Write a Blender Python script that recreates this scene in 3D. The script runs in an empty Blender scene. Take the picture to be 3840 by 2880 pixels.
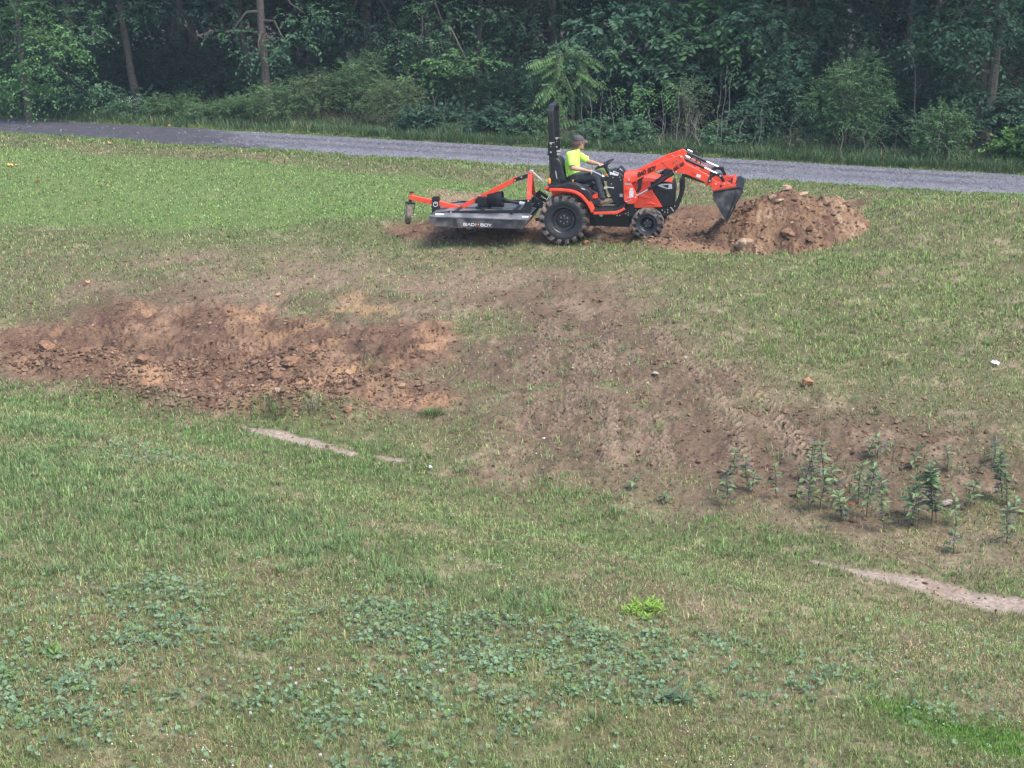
import bpy, bmesh, math, random
import numpy as np
from mathutils import Vector, Matrix

# ------------------------------------------------------------------ camera, sky, sun, exposure
SC = bpy.context.scene
COL = SC.collection
R = math.radians
CAM_Z, PITCH, FPX = 4.2, R(17.0), 3039.0          # focal length in pixels of a 2212 px wide picture
cam_d = bpy.data.cameras.new('camera')
cam_d.sensor_width = 36.0
cam_d.lens = 36.0 * FPX / 2212.0
cam_d.clip_start, cam_d.clip_end = 0.1, 2000
cam = bpy.data.objects.new('camera', cam_d)
COL.objects.link(cam)
cam.location = (0, 0, CAM_Z)
cam.rotation_euler = (math.pi / 2 - PITCH, 0, 0)
SC.camera = cam

SUN_EL, SUN_AZ = R(58), R(128)                    # azimuth clockwise from +Y (from the right, a little behind the camera)
world = bpy.data.worlds.new('World')
SC.world = world
world.use_nodes = True
wn = world.node_tree
sky = wn.nodes.new('ShaderNodeTexSky')
sky.sky_type = 'NISHITA'
sky.sun_disc = False
sky.sun_elevation = SUN_EL
sky.sun_rotation = SUN_AZ
sky.air_density, sky.dust_density, sky.ozone_density = 1.0, 2.5, 1.2
bg = wn.nodes['Background']
wn.links.new(sky.outputs[0], bg.inputs[0])
bg.inputs[1].default_value = 0.145
sun_d = bpy.data.lights.new('sun', 'SUN')
sun_d.energy = 1.5
sun_d.angle = R(32)
sun_d.color = (1.0, 0.96, 0.90)
sun = bpy.data.objects.new('sun', sun_d)
COL.objects.link(sun)
sdir = Vector((math.sin(SUN_AZ) * math.cos(SUN_EL), math.cos(SUN_AZ) * math.cos(SUN_EL), math.sin(SUN_EL)))
sun.rotation_euler = sdir.to_track_quat('Z', 'Y').to_euler()
sun.location = sdir * 60
SC.view_settings.view_transform = 'Standard'
SC.view_settings.look = 'None'
SC.view_settings.gamma = 1.0
SC.view_settings.exposure = 1.42
SC.cycles.max_bounces = 6
SC.cycles.diffuse_bounces = 3
SC.cycles.glossy_bounces = 2
SC.cycles.transmission_bounces = 3
SC.cycles.transparent_max_bounces = 8
SC.cycles.volume_bounces = 0

# ------------------------------------------------------------------ numeric helpers
RNG = np.random.default_rng(7)
_tab = np.random.default_rng(11).random((8, 256, 256)).astype(np.float32) * 2 - 1
def vnoise(x, y, s=0):
    x = np.asarray(x, float); y = np.asarray(y, float)
    xi = np.floor(x).astype(np.int64); yi = np.floor(y).astype(np.int64)
    fx = x - xi; fy = y - yi
    fx = fx * fx * (3 - 2 * fx); fy = fy * fy * (3 - 2 * fy)
    t = _tab[s % 8]
    o = (s * 37) & 255
    x0 = (xi + o) & 255; x1 = (xi + 1 + o) & 255; y0 = (yi + 2 * o) & 255; y1 = (yi + 1 + 2 * o) & 255
    return (t[x0, y0] * (1 - fx) + t[x1, y0] * fx) * (1 - fy) + (t[x0, y1] * (1 - fx) + t[x1, y1] * fx) * fy
def fbm(x, y, sc, octv=4, s=0, gain=0.5):
    a = 1.0; r = 0; n = 0
    for k in range(octv):
        c, d = math.cos(0.7 * k + .3), math.sin(0.7 * k + .3)
        r = r + a * vnoise((x * c - y * d) * sc + 3.1 * k, (x * d + y * c) * sc - 1.7 * k, s + k)
        n += a; a *= gain; sc *= 2.03
    return r / n * 1.6
def sstep(a, b, x):
    t = np.clip((np.asarray(x, float) - a) / (b - a), 0, 1)
    return t * t * (3 - 2 * t)
def mixc(c, d, t):
    t = np.asarray(t)[:, None]
    return c * (1 - t) + np.asarray(d, float) * t

# ------------------------------------------------------------------ lie of the land (metres)
def swale_d(x, y):
    return (y - (15.1 - 0.6 * x)) / 1.166
def road_d(x, y):
    return (y - (37.75 - 0.43 * x)) * 0.919
NEAR_T = [-30, -20, -12, -8, -5, -3, -1.9, -1.1, -0.3, 0, 2, 5, 9, 12, 20, 30, 60, 400]
NEAR_Z = [.6, .45, .1, -.28, -.72, -1.02, -1.28, -1.66, -1.88, -1.92, -1.76, -1.33, -.87, -.82, -.88, -.9, -.8, 2.0]
def macro(x, y):
    d = swale_d(x, y)
    z = (np.interp(d - .35, NEAR_T, NEAR_Z) + np.interp(d, NEAR_T, NEAR_Z) + np.interp(d + .35, NEAR_T, NEAR_Z)) / 3
    z = z + .55 * np.exp(-((x - 9.6) / 3.0) ** 2 - ((y - 26.3) / 2.3) ** 2)
    z = z + .05 * np.exp(-((x - 2.6) / .9) ** 2 - ((y - 24.9) / 1.2) ** 2)
    k = sstep(3.2, 1.9, np.abs(road_d(x, y)))
    return z * (1 - k) + (-.93) * k

def ray(px, py):
    a = (px - 1106.0) / FPX; b = (829.5 - py) / FPX
    return np.stack([a, math.cos(PITCH) + b * math.sin(PITCH), -math.sin(PITCH) + b * math.cos(PITCH)], -1)
def onground(px, py):
    """where the sight line of photo pixel (px, py) meets the land"""
    px = np.atleast_1d(np.asarray(px, float)); py = np.atleast_1d(np.asarray(py, float))
    r = ray(px, py)
    best = np.full(px.shape, 60.0); done = np.zeros(px.shape, bool)
    for t in np.arange(4, 60, .05):
        z = CAM_Z + r[:, 2] * t
        hit = (~done) & (z <= macro(r[:, 0] * t, r[:, 1] * t))
        best[hit] = t; done |= hit
    return r[:, 0] * best, r[:, 1] * best
def S(x, y):          # a source-photo pixel (3840 wide) in 2212-wide units
    return x * 2212 / 3840, y * 2212 / 3840

# ------------------------------------------------------------------ patches of ground cover (polygons on the land)
def poly(pts):
    p = np.array(pts, float)
    return np.stack(onground(p[:, 0], p[:, 1]), -1)
def soft(P, x, y, edge, wob=.35, s=1, wsc=.8):
    """1 inside the polygon, 0 outside, a ragged soft edge"""
    n = len(P); x = np.asarray(x, float); y = np.asarray(y, float)
    lo = P.min(0) - 2; hi = P.max(0) + 2
    out = np.zeros(x.shape)
    m = (x > lo[0]) & (x < hi[0]) & (y > lo[1]) & (y < hi[1])
    if not m.any(): return out
    X, Y = x[m], y[m]
    d2 = np.full(X.shape, 1e9); ins = np.zeros(X.shape, bool)
    for i in range(n):
        a, b = P[i], P[(i + 1) % n]
        e = b - a
        t = np.clip(((X - a[0]) * e[0] + (Y - a[1]) * e[1]) / (e @ e + 1e-12), 0, 1)
        d2 = np.minimum(d2, (X - a[0] - t * e[0]) ** 2 + (Y - a[1] - t * e[1]) ** 2)
        c = ((a[1] > Y) != (b[1] > Y)) & (X < (b[0] - a[0]) * (Y - a[1]) / (b[1] - a[1] + 1e-12) + a[0])
        ins ^= c
    d = np.sqrt(d2) * np.where(ins, 1, -1) + wob * fbm(X, Y, wsc, 4, s)
    out[m] = sstep(-edge, edge, d)
    return out
PG = {
 'dirtL': poly([(-90,730),(60,705),(150,700),(270,655),(420,670),(560,690),(700,722),(950,708),(890,780),(840,815),(960,870),(920,900),(740,912),(560,885),(350,868),(200,838),(60,805),(-90,775)]),
 'dirtL2': poly([(-90,700),(60,680),(150,640),(300,610),(600,640),(980,650),(1010,720),(980,900),(600,920),(200,860),(-90,820)]),
 'trkL': poly([(430,660),(800,640),(960,700),(880,790),(700,830),(520,800)]),
 'dirtC': poly([(960,740),(1080,650),(1200,615),(1400,650),(1530,740),(1610,840),(1800,925),(2000,955),(2350,985),(2350,1110),(2100,1090),(1900,1085),(1700,1095),(1520,1085),(1300,1062),(1080,1012),(960,975),(1010,880),(960,820)]),
 'wearM': poly([(150,620),(420,540),(900,560),(1350,600),(1420,680),(950,710),(600,700),(250,700)]),
 'wearR': poly([(1450,900),(1800,840),(2300,900),(2300,1040),(1900,1060),(1600,1020)]),
 'dirtT': poly([(835,500),(930,482),(1000,490),(1300,462),(1480,452),(1640,430),(1850,440),(1830,500),(1720,535),(1500,548),(1380,532),(1280,524),(1050,526),(880,516)]),
 'clay': poly([(850,715),(960,708),(930,760),(850,775)]),
 'mulch': poly([(900,405),(960,400),(1040,420),(1090,445),(1010,455),(930,430)]),
 'strip1': poly([(525,928),(600,938),(680,957),(775,985),(760,990),(640,966),(540,940)]),
 'strip1b': poly([(815,990),(890,996),(885,1004),(830,1000)]),
 'strip2': poly([(1755,1222),(1990,1257),(2100,1281),(2330,1332),(2330,1362),(2212,1334),(2120,1316),(2030,1292),(1860,1252)]),
 'swaleR': poly([(1500,1040),(1700,985),(2350,985),(2350,1270),(2100,1240),(1750,1190),(1500,1110)]),
 'lush1': poly([(-90,975),(150,955),(430,1035),(750,1130),(700,1200),(400,1200),(220,1265),(-90,1240)]),
 'lush2': poly([(660,1205),(900,1225),(1210,1295),(1190,1335),(900,1315),(700,1275)]),
 'lush3': poly([(30,905),(190,925),(185,950),(40,938)]),
 'mallow': poly([(-120,1265),(300,1245),(700,1275),(1250,1330),(1700,1400),(2160,1500),(2110,1610),(1700,1570),(1200,1500),(900,1650),(300,1650),(-120,1570)]),
 'mallow2': poly([(-60,960),(250,950),(500,985),(460,1010),(200,1000),(-60,985)]),
 'moss': poly([(1900,1535),(2050,1555),(2290,1595),(2290,1645),(2100,1620),(1930,1572)]),
 'lawn': poly([(-120,318),(500,345),(1000,385),(1180,400),(1130,440),(900,470),(500,500),(200,480),(-120,470)]),
 'bankR': poly([(1400,560),(1750,530),(1860,440),(2400,430),(2400,760),(2000,800),(1600,760)]),
 'brownN': poly([(1250,1180),(1700,1230),(2000,1330),(2300,1420),(2300,1560),(1700,1480),(1300,1330),(1000,1180)]),
 'edgeG': poly([(-90,900),(0,880),(240,915),(520,975),(900,1060),(1350,1165),(1650,1225),(1780,1235),(1900,1242),(2350,1325),(2350,1295),(1950,1225),(1700,1145),(1400,1082),(900,985),(560,905),(240,850),(0,815),(-90,800)]),
 'strawR': poly([(1100,1000),(1500,1040),(1750,1080),(2350,1180),(2350,1285),(1950,1215),(1700,1140),(1400,1075),(1000,1000)]),
}
def cover(x, y):
    f = lambda k, e=.3, w=.3, s=1, ws=.8: soft(PG[k], x, y, e, w, s, ws)
    M = {}
    M['dirtL'] = f('dirtL', .42, .5, 1)
    M['dirtC'] = f('dirtC', .9, .8, 2) * sstep(-1.35, -.35, fbm(x, y, 1.4, 4, 3) + .35 * fbm(x, y, 5, 3, 5))
    M['dirtC'] = np.maximum(M['dirtC'], .8 * f('dirtL2', .8, .7, 4) * sstep(-1.0, .1, fbm(x, y, 1.6, 4, 2)))
    M['wearM'] = f('wearM', 1.3, 1.0, 3) * sstep(-.8, .3, fbm(x, y, .9, 4, 5))
    M['wearR'] = f('wearR', .9, .8, 4) * sstep(-.9, .2, fbm(x, y, 1.3, 4, 2))
    M['dirtT'] = f('dirtT', .18, .3, 5)
    M['mulch'] = f('mulch', .25, .3, 6)
    M['strip'] = np.maximum(np.maximum(f('strip1', .04, .04, 1, 4), .9 * f('strip1b', .05, .07, 1, 4)), f('strip2', .05, .035, 2, 4))
    M['swaleR'] = f('swaleR', .5, .4, 7) * sstep(-.6, .5, fbm(x, y, 1.8, 4, 6))
    M['lush'] = np.maximum(np.maximum(f('lush1', .3, .45, 1), f('lush2', .25, .3, 2)), f('lush3', .12, .1, 3))
    M['mallow'] = np.maximum(f('mallow', .4, .5, 4), .6 * f('mallow2', .3, .3, 4))
    M['strawR'] = f('strawR', .4, .4, 2)
    M['moss'] = f('moss', .12, .2, 6, 2.5)
    M['lawn'] = f('lawn', .45, .5, 3)
    M['bankR'] = f('bankR', .8, .6, 5)
    M['brownN'] = f('brownN', .6, .6, 2)
    M['edgeG'] = f('edgeG', .15, .15, 2)
    rd = road_d(x, y)
    M['road'] = sstep(1.62, 1.42, np.abs(rd) + .12 * fbm(x, y, 1.2, 3, 3))
    M['stripN'] = sstep(-5.5, -4.9, rd + .25 * fbm(x, y, .8, 3, 3)) * sstep(-1.2, -1.7, rd)
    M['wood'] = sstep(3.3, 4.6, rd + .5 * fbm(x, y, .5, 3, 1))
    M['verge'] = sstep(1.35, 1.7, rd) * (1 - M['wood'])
    M['bare'] = np.clip(M['dirtL'] + .75 * M['dirtC'] + .55 * M['wearM'] + .6 * M['wearR'] + M['dirtT'] + .55 * M['mulch'] + M['strip'] + .5 * M['swaleR'], 0, 1)
    return M

# tyre tracks: (start px, end px) of each wheel line on the land
TRK = []
for a, b in [((1330,660),(1290,1010)), ((1205,690),(1120,960)), ((1440,720),(1600,1000)), ((1500,760),(1760,1010)), ((1390,900),(1420,1020)), ((950,705),(840,800)),
             ((780,700),(560,830)), ((690,690),(480,800)), ((620,690),(380,790)), ((860,745),(700,850)), ((1250,760),(1200,930))]:
    x, y = onground([a[0], b[0]], [a[1], b[1]])
    TRK.append((x[0], y[0], x[1], y[1]))
def tracks(x, y):
    out = np.zeros(x.shape)
    for i, (x0, y0, x1, y1) in enumerate(TRK):
        ex, ey = x1 - x0, y1 - y0; L = math.hypot(ex, ey); ex /= L; ey /= L
        t = (x - x0) * ex + (y - y0) * ey
        w = (x - x0) * -ey + (y - y0) * ex + .12 * np.sin(t * .9 + i)
        env = sstep(.17, .12, np.abs(w)) * sstep(-.2, .3, t) * sstep(L + .2, L - .3, t)
        ph = (t + np.abs(w) * .9) / .115 + (w > 0) * .5
        out = out + env * (-.030 + .058 * sstep(.25, .6, np.abs((ph % 1) - .5) * 2))
    return out
def detail(x, y, M):
    z = .045 * fbm(x, y, .55, 2, 6) + .022 * fbm(x, y, 2.2, 4, 1) + .006 * fbm(x, y, 14, 2, 2)
    loose = np.clip(M['dirtL'] + .8 * M['dirtT'], 0, 1)
    z = z + loose * (.10 * fbm(x, y, 1.9, 6, 4, .62) + .06 * (1 - np.abs(fbm(x, y, 4.5, 3, 6))) ** 3 * sstep(-.3, .5, fbm(x, y, 1.2, 2, 3)) + .045 * np.abs(fbm(x, y, 9, 3, 6)))
    # low windrows of pushed soil
    for (ax, ay, bx, by, h, wd) in BERM:
        ex, ey = bx - ax, by - ay; L2 = ex * ex + ey * ey
        t = np.clip(((x - ax) * ex + (y - ay) * ey) / L2, 0, 1)
        d = np.hypot(x - ax - t * ex, y - ay - t * ey) * (1 + .25 * fbm(x, y, 2.2, 3, 3))
        z = z + h * np.exp(-(d / wd) ** 2) * (1 + .55 * fbm(x, y, 3.2, 4, 2))
    k = np.clip(M['dirtC'] + M['wearR'] + M['wearM'] * .5, 0, 1)
    z = z + k * (.026 * fbm(x, y, 9, 3, 5) + .03 * fbm(x, y, 3.5, 3, 2) - .02 * np.abs(fbm(x, y, 18, 2, 4)))
    z = z + tracks(x, y) * np.clip(M['dirtC'] * 1.3 + M['dirtL'] + .3, 0, 1)
    k = sstep(1.9, 1.3, np.abs(road_d(x, y)))
    return z * (1 - k) - .03 * k
BERM = []
for a, b, h, w in [((1290,526),(1400,520),.09,.2), ((1400,536),(1560,528),.14,.28), ((1560,528),(1760,520),.2,.3), ((1215,524),(1290,526),.04,.14),
                   ((330,868),(760,898),.15,.28), ((560,800),(660,775),.12,.28), ((620,850),(840,848),.16,.35), ((60,780),(230,775),.14,.3), ((250,830),(430,800),.12,.35), ((1500,470),(1680,462),.1,.4)]:
    x, y = onground([a[0], b[0]], [a[1], b[1]])
    BERM.append((x[0], y[0], x[1], y[1], h, w))
def ground_z(x, y, M=None):
    x = np.atleast_1d(np.asarray(x, float)); y = np.atleast_1d(np.asarray(y, float))
    if M is None: M = cover(x, y)
    return macro(x, y) + detail(x, y, M)
def gz(x, y):
    return float(ground_z([x], [y])[0])

# ------------------------------------------------------------------ mesh and material helpers
def tag(o, label=None, cat=None, group=None, kind=None):
    if label: o['label'] = label
    if cat: o['category'] = cat
    if group: o['group'] = group
    if kind: o['kind'] = kind
    return o
def empty(name, loc=(0, 0, 0), rz=0.0):
    o = bpy.data.objects.new(name, None)
    o.empty_display_size = .2
    COL.objects.link(o); o.location = loc; o.rotation_euler = (0, 0, rz)
    return o
def link_mesh(name, me, parent=None):
    o = bpy.data.objects.new(name, me)
    COL.objects.link(o)
    if parent is not None: o.parent = parent
    return o
def np_mesh(name, V, F, mat, col=None, smooth=False, parent=None):
    """V (n,3); F list of int arrays (m,k); col (n,3)"""
    me = bpy.data.meshes.new(name)
    F = [f for f in (F if isinstance(F, list) else [F]) if len(f)]
    loops = np.concatenate([f.ravel() for f in F]).astype(np.int32)
    tot = np.concatenate([np.full(len(f), f.shape[1], np.int32) for f in F])
    st = np.concatenate([[0], np.cumsum(tot)[:-1]]).astype(np.int32)
    me.vertices.add(len(V)); me.vertices.foreach_set('co', np.asarray(V, np.float32).ravel())
    me.loops.add(len(loops)); me.loops.foreach_set('vertex_index', loops)
    me.polygons.add(len(tot)); me.polygons.foreach_set('loop_start', st)
    try: me.polygons.foreach_set('loop_total', tot)
    except Exception: pass
    me.polygons.foreach_set('use_smooth', np.full(len(tot), bool(smooth)))
    if col is not None:
        a = me.attributes.new('Col', 'FLOAT_COLOR', 'POINT')
        c = np.ones((len(V), 4), np.float32); c[:, :3] = np.clip(col, 0, 1)
        a.data.foreach_set('color', c.ravel())
    me.update(calc_edges=True)
    me.materials.append(mat)
    return link_mesh(name, me, parent)

def new_mat(name):
    m = bpy.data.materials.new(name); m.use_nodes = True
    nt = m.node_tree
    return m, nt, nt.nodes['Principled BSDF']
def M_plain(name, color, rough=.5, metal=0.0, var=.12, scale=30, bump=.0, dirt=None, spec=.5):
    m, nt, b = new_mat(name)
    tc = nt.nodes.new('ShaderNodeTexCoord')
    n = nt.nodes.new('ShaderNodeTexNoise'); n.inputs['Scale'].default_value = scale; n.inputs['Detail'].default_value = 5
    nt.links.new(tc.outputs['Object'], n.inputs['Vector'])
    r = nt.nodes.new('ShaderNodeValToRGB')
    c = np.array(color)
    r.color_ramp.elements[0].position = .3; r.color_ramp.elements[1].position = .7
    r.color_ramp.elements[0].color = (*(c * (1 - var)), 1)
    r.color_ramp.elements[1].color = (*np.clip(c * (1 + var), 0, 1), 1)
    nt.links.new(n.outputs['Fac'], r.inputs['Fac'])
    src = r.outputs['Color']
    if dirt is not None:      # dust and dried mud with a shape of its own
        n2 = nt.nodes.new('ShaderNodeTexNoise'); n2.inputs['Scale'].default_value = dirt[1]; n2.inputs['Detail'].default_value = 8
        nt.links.new(tc.outputs['Object'], n2.inputs['Vector'])
        mr = nt.nodes.new('ShaderNodeMapRange'); mr.inputs['From Min'].default_value = dirt[2]; mr.inputs['From Max'].default_value = dirt[2] + .2
        mr.inputs['To Max'].default_value = dirt[3]
        nt.links.new(n2.outputs['Fac'], mr.inputs['Value'])
        mx = nt.nodes.new('ShaderNodeMix'); mx.data_type = 'RGBA'
        nt.links.new(mr.outputs[0], mx.inputs[0]); nt.links.new(src, mx.inputs[6]); mx.inputs[7].default_value = (*dirt[0], 1)
        src = mx.outputs[2]
    nt.links.new(src, b.inputs['Base Color'])
    b.inputs['Roughness'].default_value = rough
    b.inputs['Metallic'].default_value = metal
    b.inputs['Specular IOR Level'].default_value = spec
    if bump:
        bp = nt.nodes.new('ShaderNodeBump'); bp.inputs['Strength'].default_value = bump; bp.inputs['Distance'].default_value = .01
        nt.links.new(n.outputs['Fac'], bp.inputs['Height']); nt.links.new(bp.outputs[0], b.inputs['Normal'])
    return m
def M_attr(name, rough=.9, spec=.2, fine=0.0, fscale=60, bump=0.0, trans=0.0):
    m, nt, b = new_mat(name)
    a = nt.nodes.new('ShaderNodeAttribute'); a.attribute_name = 'Col'
    src = a.outputs['Color']
    if fine or bump:
        tc = nt.nodes.new('ShaderNodeTexCoord')
        n = nt.nodes.new('ShaderNodeTexNoise'); n.inputs['Scale'].default_value = fscale; n.inputs['Detail'].default_value = 6
        nt.links.new(tc.outputs['Object'], n.inputs['Vector'])
        if fine:
            mr = nt.nodes.new('ShaderNodeMapRange'); mr.inputs['From Min'].default_value = .3; mr.inputs['From Max'].default_value = .7
            mr.inputs['To Min'].default_value = 1 - fine; mr.inputs['To Max'].default_value = 1 + fine
            nt.links.new(n.outputs['Fac'], mr.inputs['Value'])
            vm = nt.nodes.new('ShaderNodeVectorMath'); vm.operation = 'SCALE'
            nt.links.new(src, vm.inputs[0]); nt.links.new(mr.outputs[0], vm.inputs['Scale'])
            src = vm.outputs[0]
        if bump:
            bp = nt.nodes.new('ShaderNodeBump'); bp.inputs['Strength'].default_value = bump; bp.inputs['Distance'].default_value = .02
            nt.links.new(n.outputs['Fac'], bp.inputs['Height']); nt.links.new(bp.outputs[0], b.inputs['Normal'])
    nt.links.new(src, b.inputs['Base Color'])
    b.inputs['Roughness'].default_value = rough
    b.inputs['Specular IOR Level'].default_value = spec
    if trans:
        t = nt.nodes.new('ShaderNodeBsdfTranslucent'); nt.links.new(src, t.inputs['Color'])
        mx = nt.nodes.new('ShaderNodeMixShader'); mx.inputs[0].default_value = trans
        nt.links.new(b.outputs[0], mx.inputs[1]); nt.links.new(t.outputs[0], mx.inputs[2])
        nt.links.new(mx.outputs[0], nt.nodes['Material Output'].inputs['Surface'])
    return m

class MB:
    """collects shapes and links them as one mesh object"""
    def __init__(s): s.v = []; s.f = []; s.m = []; s.n = 0
    def add(s, V, F, mi=0):
        s.v += [tuple(float(c) for c in p) for p in V]
        s.f += [tuple(int(i) + s.n for i in f) for f in F]
        s.m += [mi] * len(F); s.n += len(V)
    def box(s, c, size, rot=None, mi=0):
        c = Vector(c); h = [q / 2 for q in size]
        V = [Vector((i * h[0], j * h[1], k * h[2])) for i in (-1, 1) for j in (-1, 1) for k in (-1, 1)]
        if rot is not None: V = [rot @ q for q in V]
        s.add([q + c for q in V], [(0, 1, 3, 2), (4, 6, 7, 5), (0, 4, 5, 1), (2, 3, 7, 6), (0, 2, 6, 4), (1, 5, 7, 3)], mi)
    def bar(s, p, q, w, h, up=(0, 0, 1), mi=0):
        """rectangular bar from p to q, w across, h along up"""
        p = Vector(p); q = Vector(q); d = (q - p).normalized(); up = Vector(up)
        sd = d.cross(up).normalized(); u = sd.cross(d).normalized()
        V = [b + sd * (i * w / 2) + u * (j * h / 2) for b in (p, q) for i in (-1, 1) for j in (-1, 1)]
        s.add(V, [(0, 1, 3, 2), (4, 6, 7, 5), (0, 4, 5, 1), (2, 3, 7, 6), (0, 2, 6, 4), (1, 5, 7, 3)], mi)
    def prism(s, pts, y0, y1, mi=0):
        """outline in (x, z), run from y0 to y1"""
        n = len(pts)
        V = [(x, y0, z) for x, z in pts] + [(x, y1, z) for x, z in pts]
        F = [tuple(range(n)), tuple(range(2 * n - 1, n - 1, -1))] + [(i, i + n, (i + 1) % n + n, (i + 1) % n) for i in range(n)]
        s.add(V, F, mi)
    def strip(s, pts, t, y0, y1, mi=0):
        """an open profile in (x, z) given thickness t, run from y0 to y1"""
        P = [Vector((a, b)) for a, b in pts]; off = []
        for i in range(len(P)):
            a = P[max(i - 1, 0)]; b = P[min(i + 1, len(P) - 1)]
            d = (b - a).normalized(); off.append(Vector((-d.y, d.x)) * t)
        V = []; F = []
        for p, o in zip(P, off):
            V += [(p.x, y0, p.y), (p.x, y1, p.y), (p.x + o.x, y1, p.y + o.y), (p.x + o.x, y0, p.y + o.y)]
        for i in range(len(P) - 1):
            a = 4 * i; b = a + 4
            for k in range(4): F.append((a + k, a + (k + 1) % 4, b + (k + 1) % 4, b + k))
        e = 4 * (len(P) - 1)
        F += [(3, 2, 1, 0), (e, e + 1, e + 2, e + 3)]
        s.add(V, F, mi)
    def tube(s, path, rad, n=8, mi=0, caps=True):
        P = [Vector(p) for p in path]
        if not hasattr(rad, '__len__'): rad = [rad] * len(P)
        V = []; F = []; u = None
        for i, p in enumerate(P):
            d = (P[min(i + 1, len(P) - 1)] - P[max(i - 1, 0)]).normalized()
            if u is None:
                u = d.orthogonal().normalized()
            else:
                u = (u - d * u.dot(d))
                u = u.normalized() if u.length > 1e-6 else d.orthogonal().normalized()
            w = d.cross(u)
            for k in range(n):
                a = 2 * math.pi * k / n
                V.append(p + (u * math.cos(a) + w * math.sin(a)) * rad[i])
        for i in range(len(P) - 1):
            for k in range(n):
                F.append((i * n + k, i * n + (k + 1) % n, (i + 1) * n + (k + 1) % n, (i + 1) * n + k))
        if caps:
            F.append(tuple(range(n - 1, -1, -1))); e = (len(P) - 1) * n; F.append(tuple(range(e, e + n)))
        s.add(V, F, mi)
    def cyl(s, p, q, r0, r1=None, n=16, mi=0):
        s.tube([p, q], [r0, r0 if r1 is None else r1], n, mi)
    def ell(s, c, r, rot=None, n=12, m=8, mi=0, warp=None):
        c = Vector(c); V = []; F = []
        for i in range(m + 1):
            t = math.pi * i / m
            for k in range(n):
                a = 2 * math.pi * k / n
                q = Vector((math.sin(t) * math.cos(a) * r[0], math.sin(t) * math.sin(a) * r[1], math.cos(t) * r[2]))
                if warp: q = warp(q)
                if rot is not None: q = rot @ q
                V.append(q + c)
        for i in range(m):
            for k in range(n):
                F.append((i * n + k, (i + 1) * n + k, (i + 1) * n + (k + 1) % n, i * n + (k + 1) % n))
        s.add(V, F, mi)
    def lathe_y(s, prof, c, n=48, mi=0):
        """profile of (radius, y) turned about the y axis through c = (x, z)"""
        V = []; F = []; m = len(prof)
        for k in range(n):
            a = 2 * math.pi * k / n
            for r, y in prof: V.append((c[0] + r * math.cos(a), y, c[1] + r * math.sin(a)))
        for k in range(n):
            for j in range(m - 1):
                a, b = k * m + j, ((k + 1) % n) * m + j
                F.append((a, a + 1, b + 1, b))
        s.add(V, F, mi)
    def build(s, name, mats, parent=None, bevel=0.0, angle=35, weld=True):
        me = bpy.data.meshes.new(name)
        me.from_pydata(s.v, [], s.f)
        mats = mats if isinstance(mats, (list, tuple)) else [mats]
        for m in mats: me.materials.append(m)
        me.polygons.foreach_set('material_index', s.m)
        bm = bmesh.new(); bm.from_mesh(me)
        bmesh.ops.remove_doubles(bm, verts=bm.verts, dist=1e-5)
        bmesh.ops.recalc_face_normals(bm, faces=bm.faces)
        bm.to_mesh(me); bm.free()
        me.polygons.foreach_set('use_smooth', [True] * len(me.polygons))
        me.set_sharp_from_angle(angle=R(angle))
        o = link_mesh(name, me, parent)
        if bevel:
            b = o.modifiers.new('bevel', 'BEVEL'); b.width = bevel; b.segments = 2; b.limit_method = 'ANGLE'; b.angle_limit = R(40)
        return o
def copy_tree(o, parent=None):
    c = o.copy(); COL.objects.link(c)
    if parent is not None: c.parent = parent
    for ch in list(o.children): copy_tree(ch, c)
    return c
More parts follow.
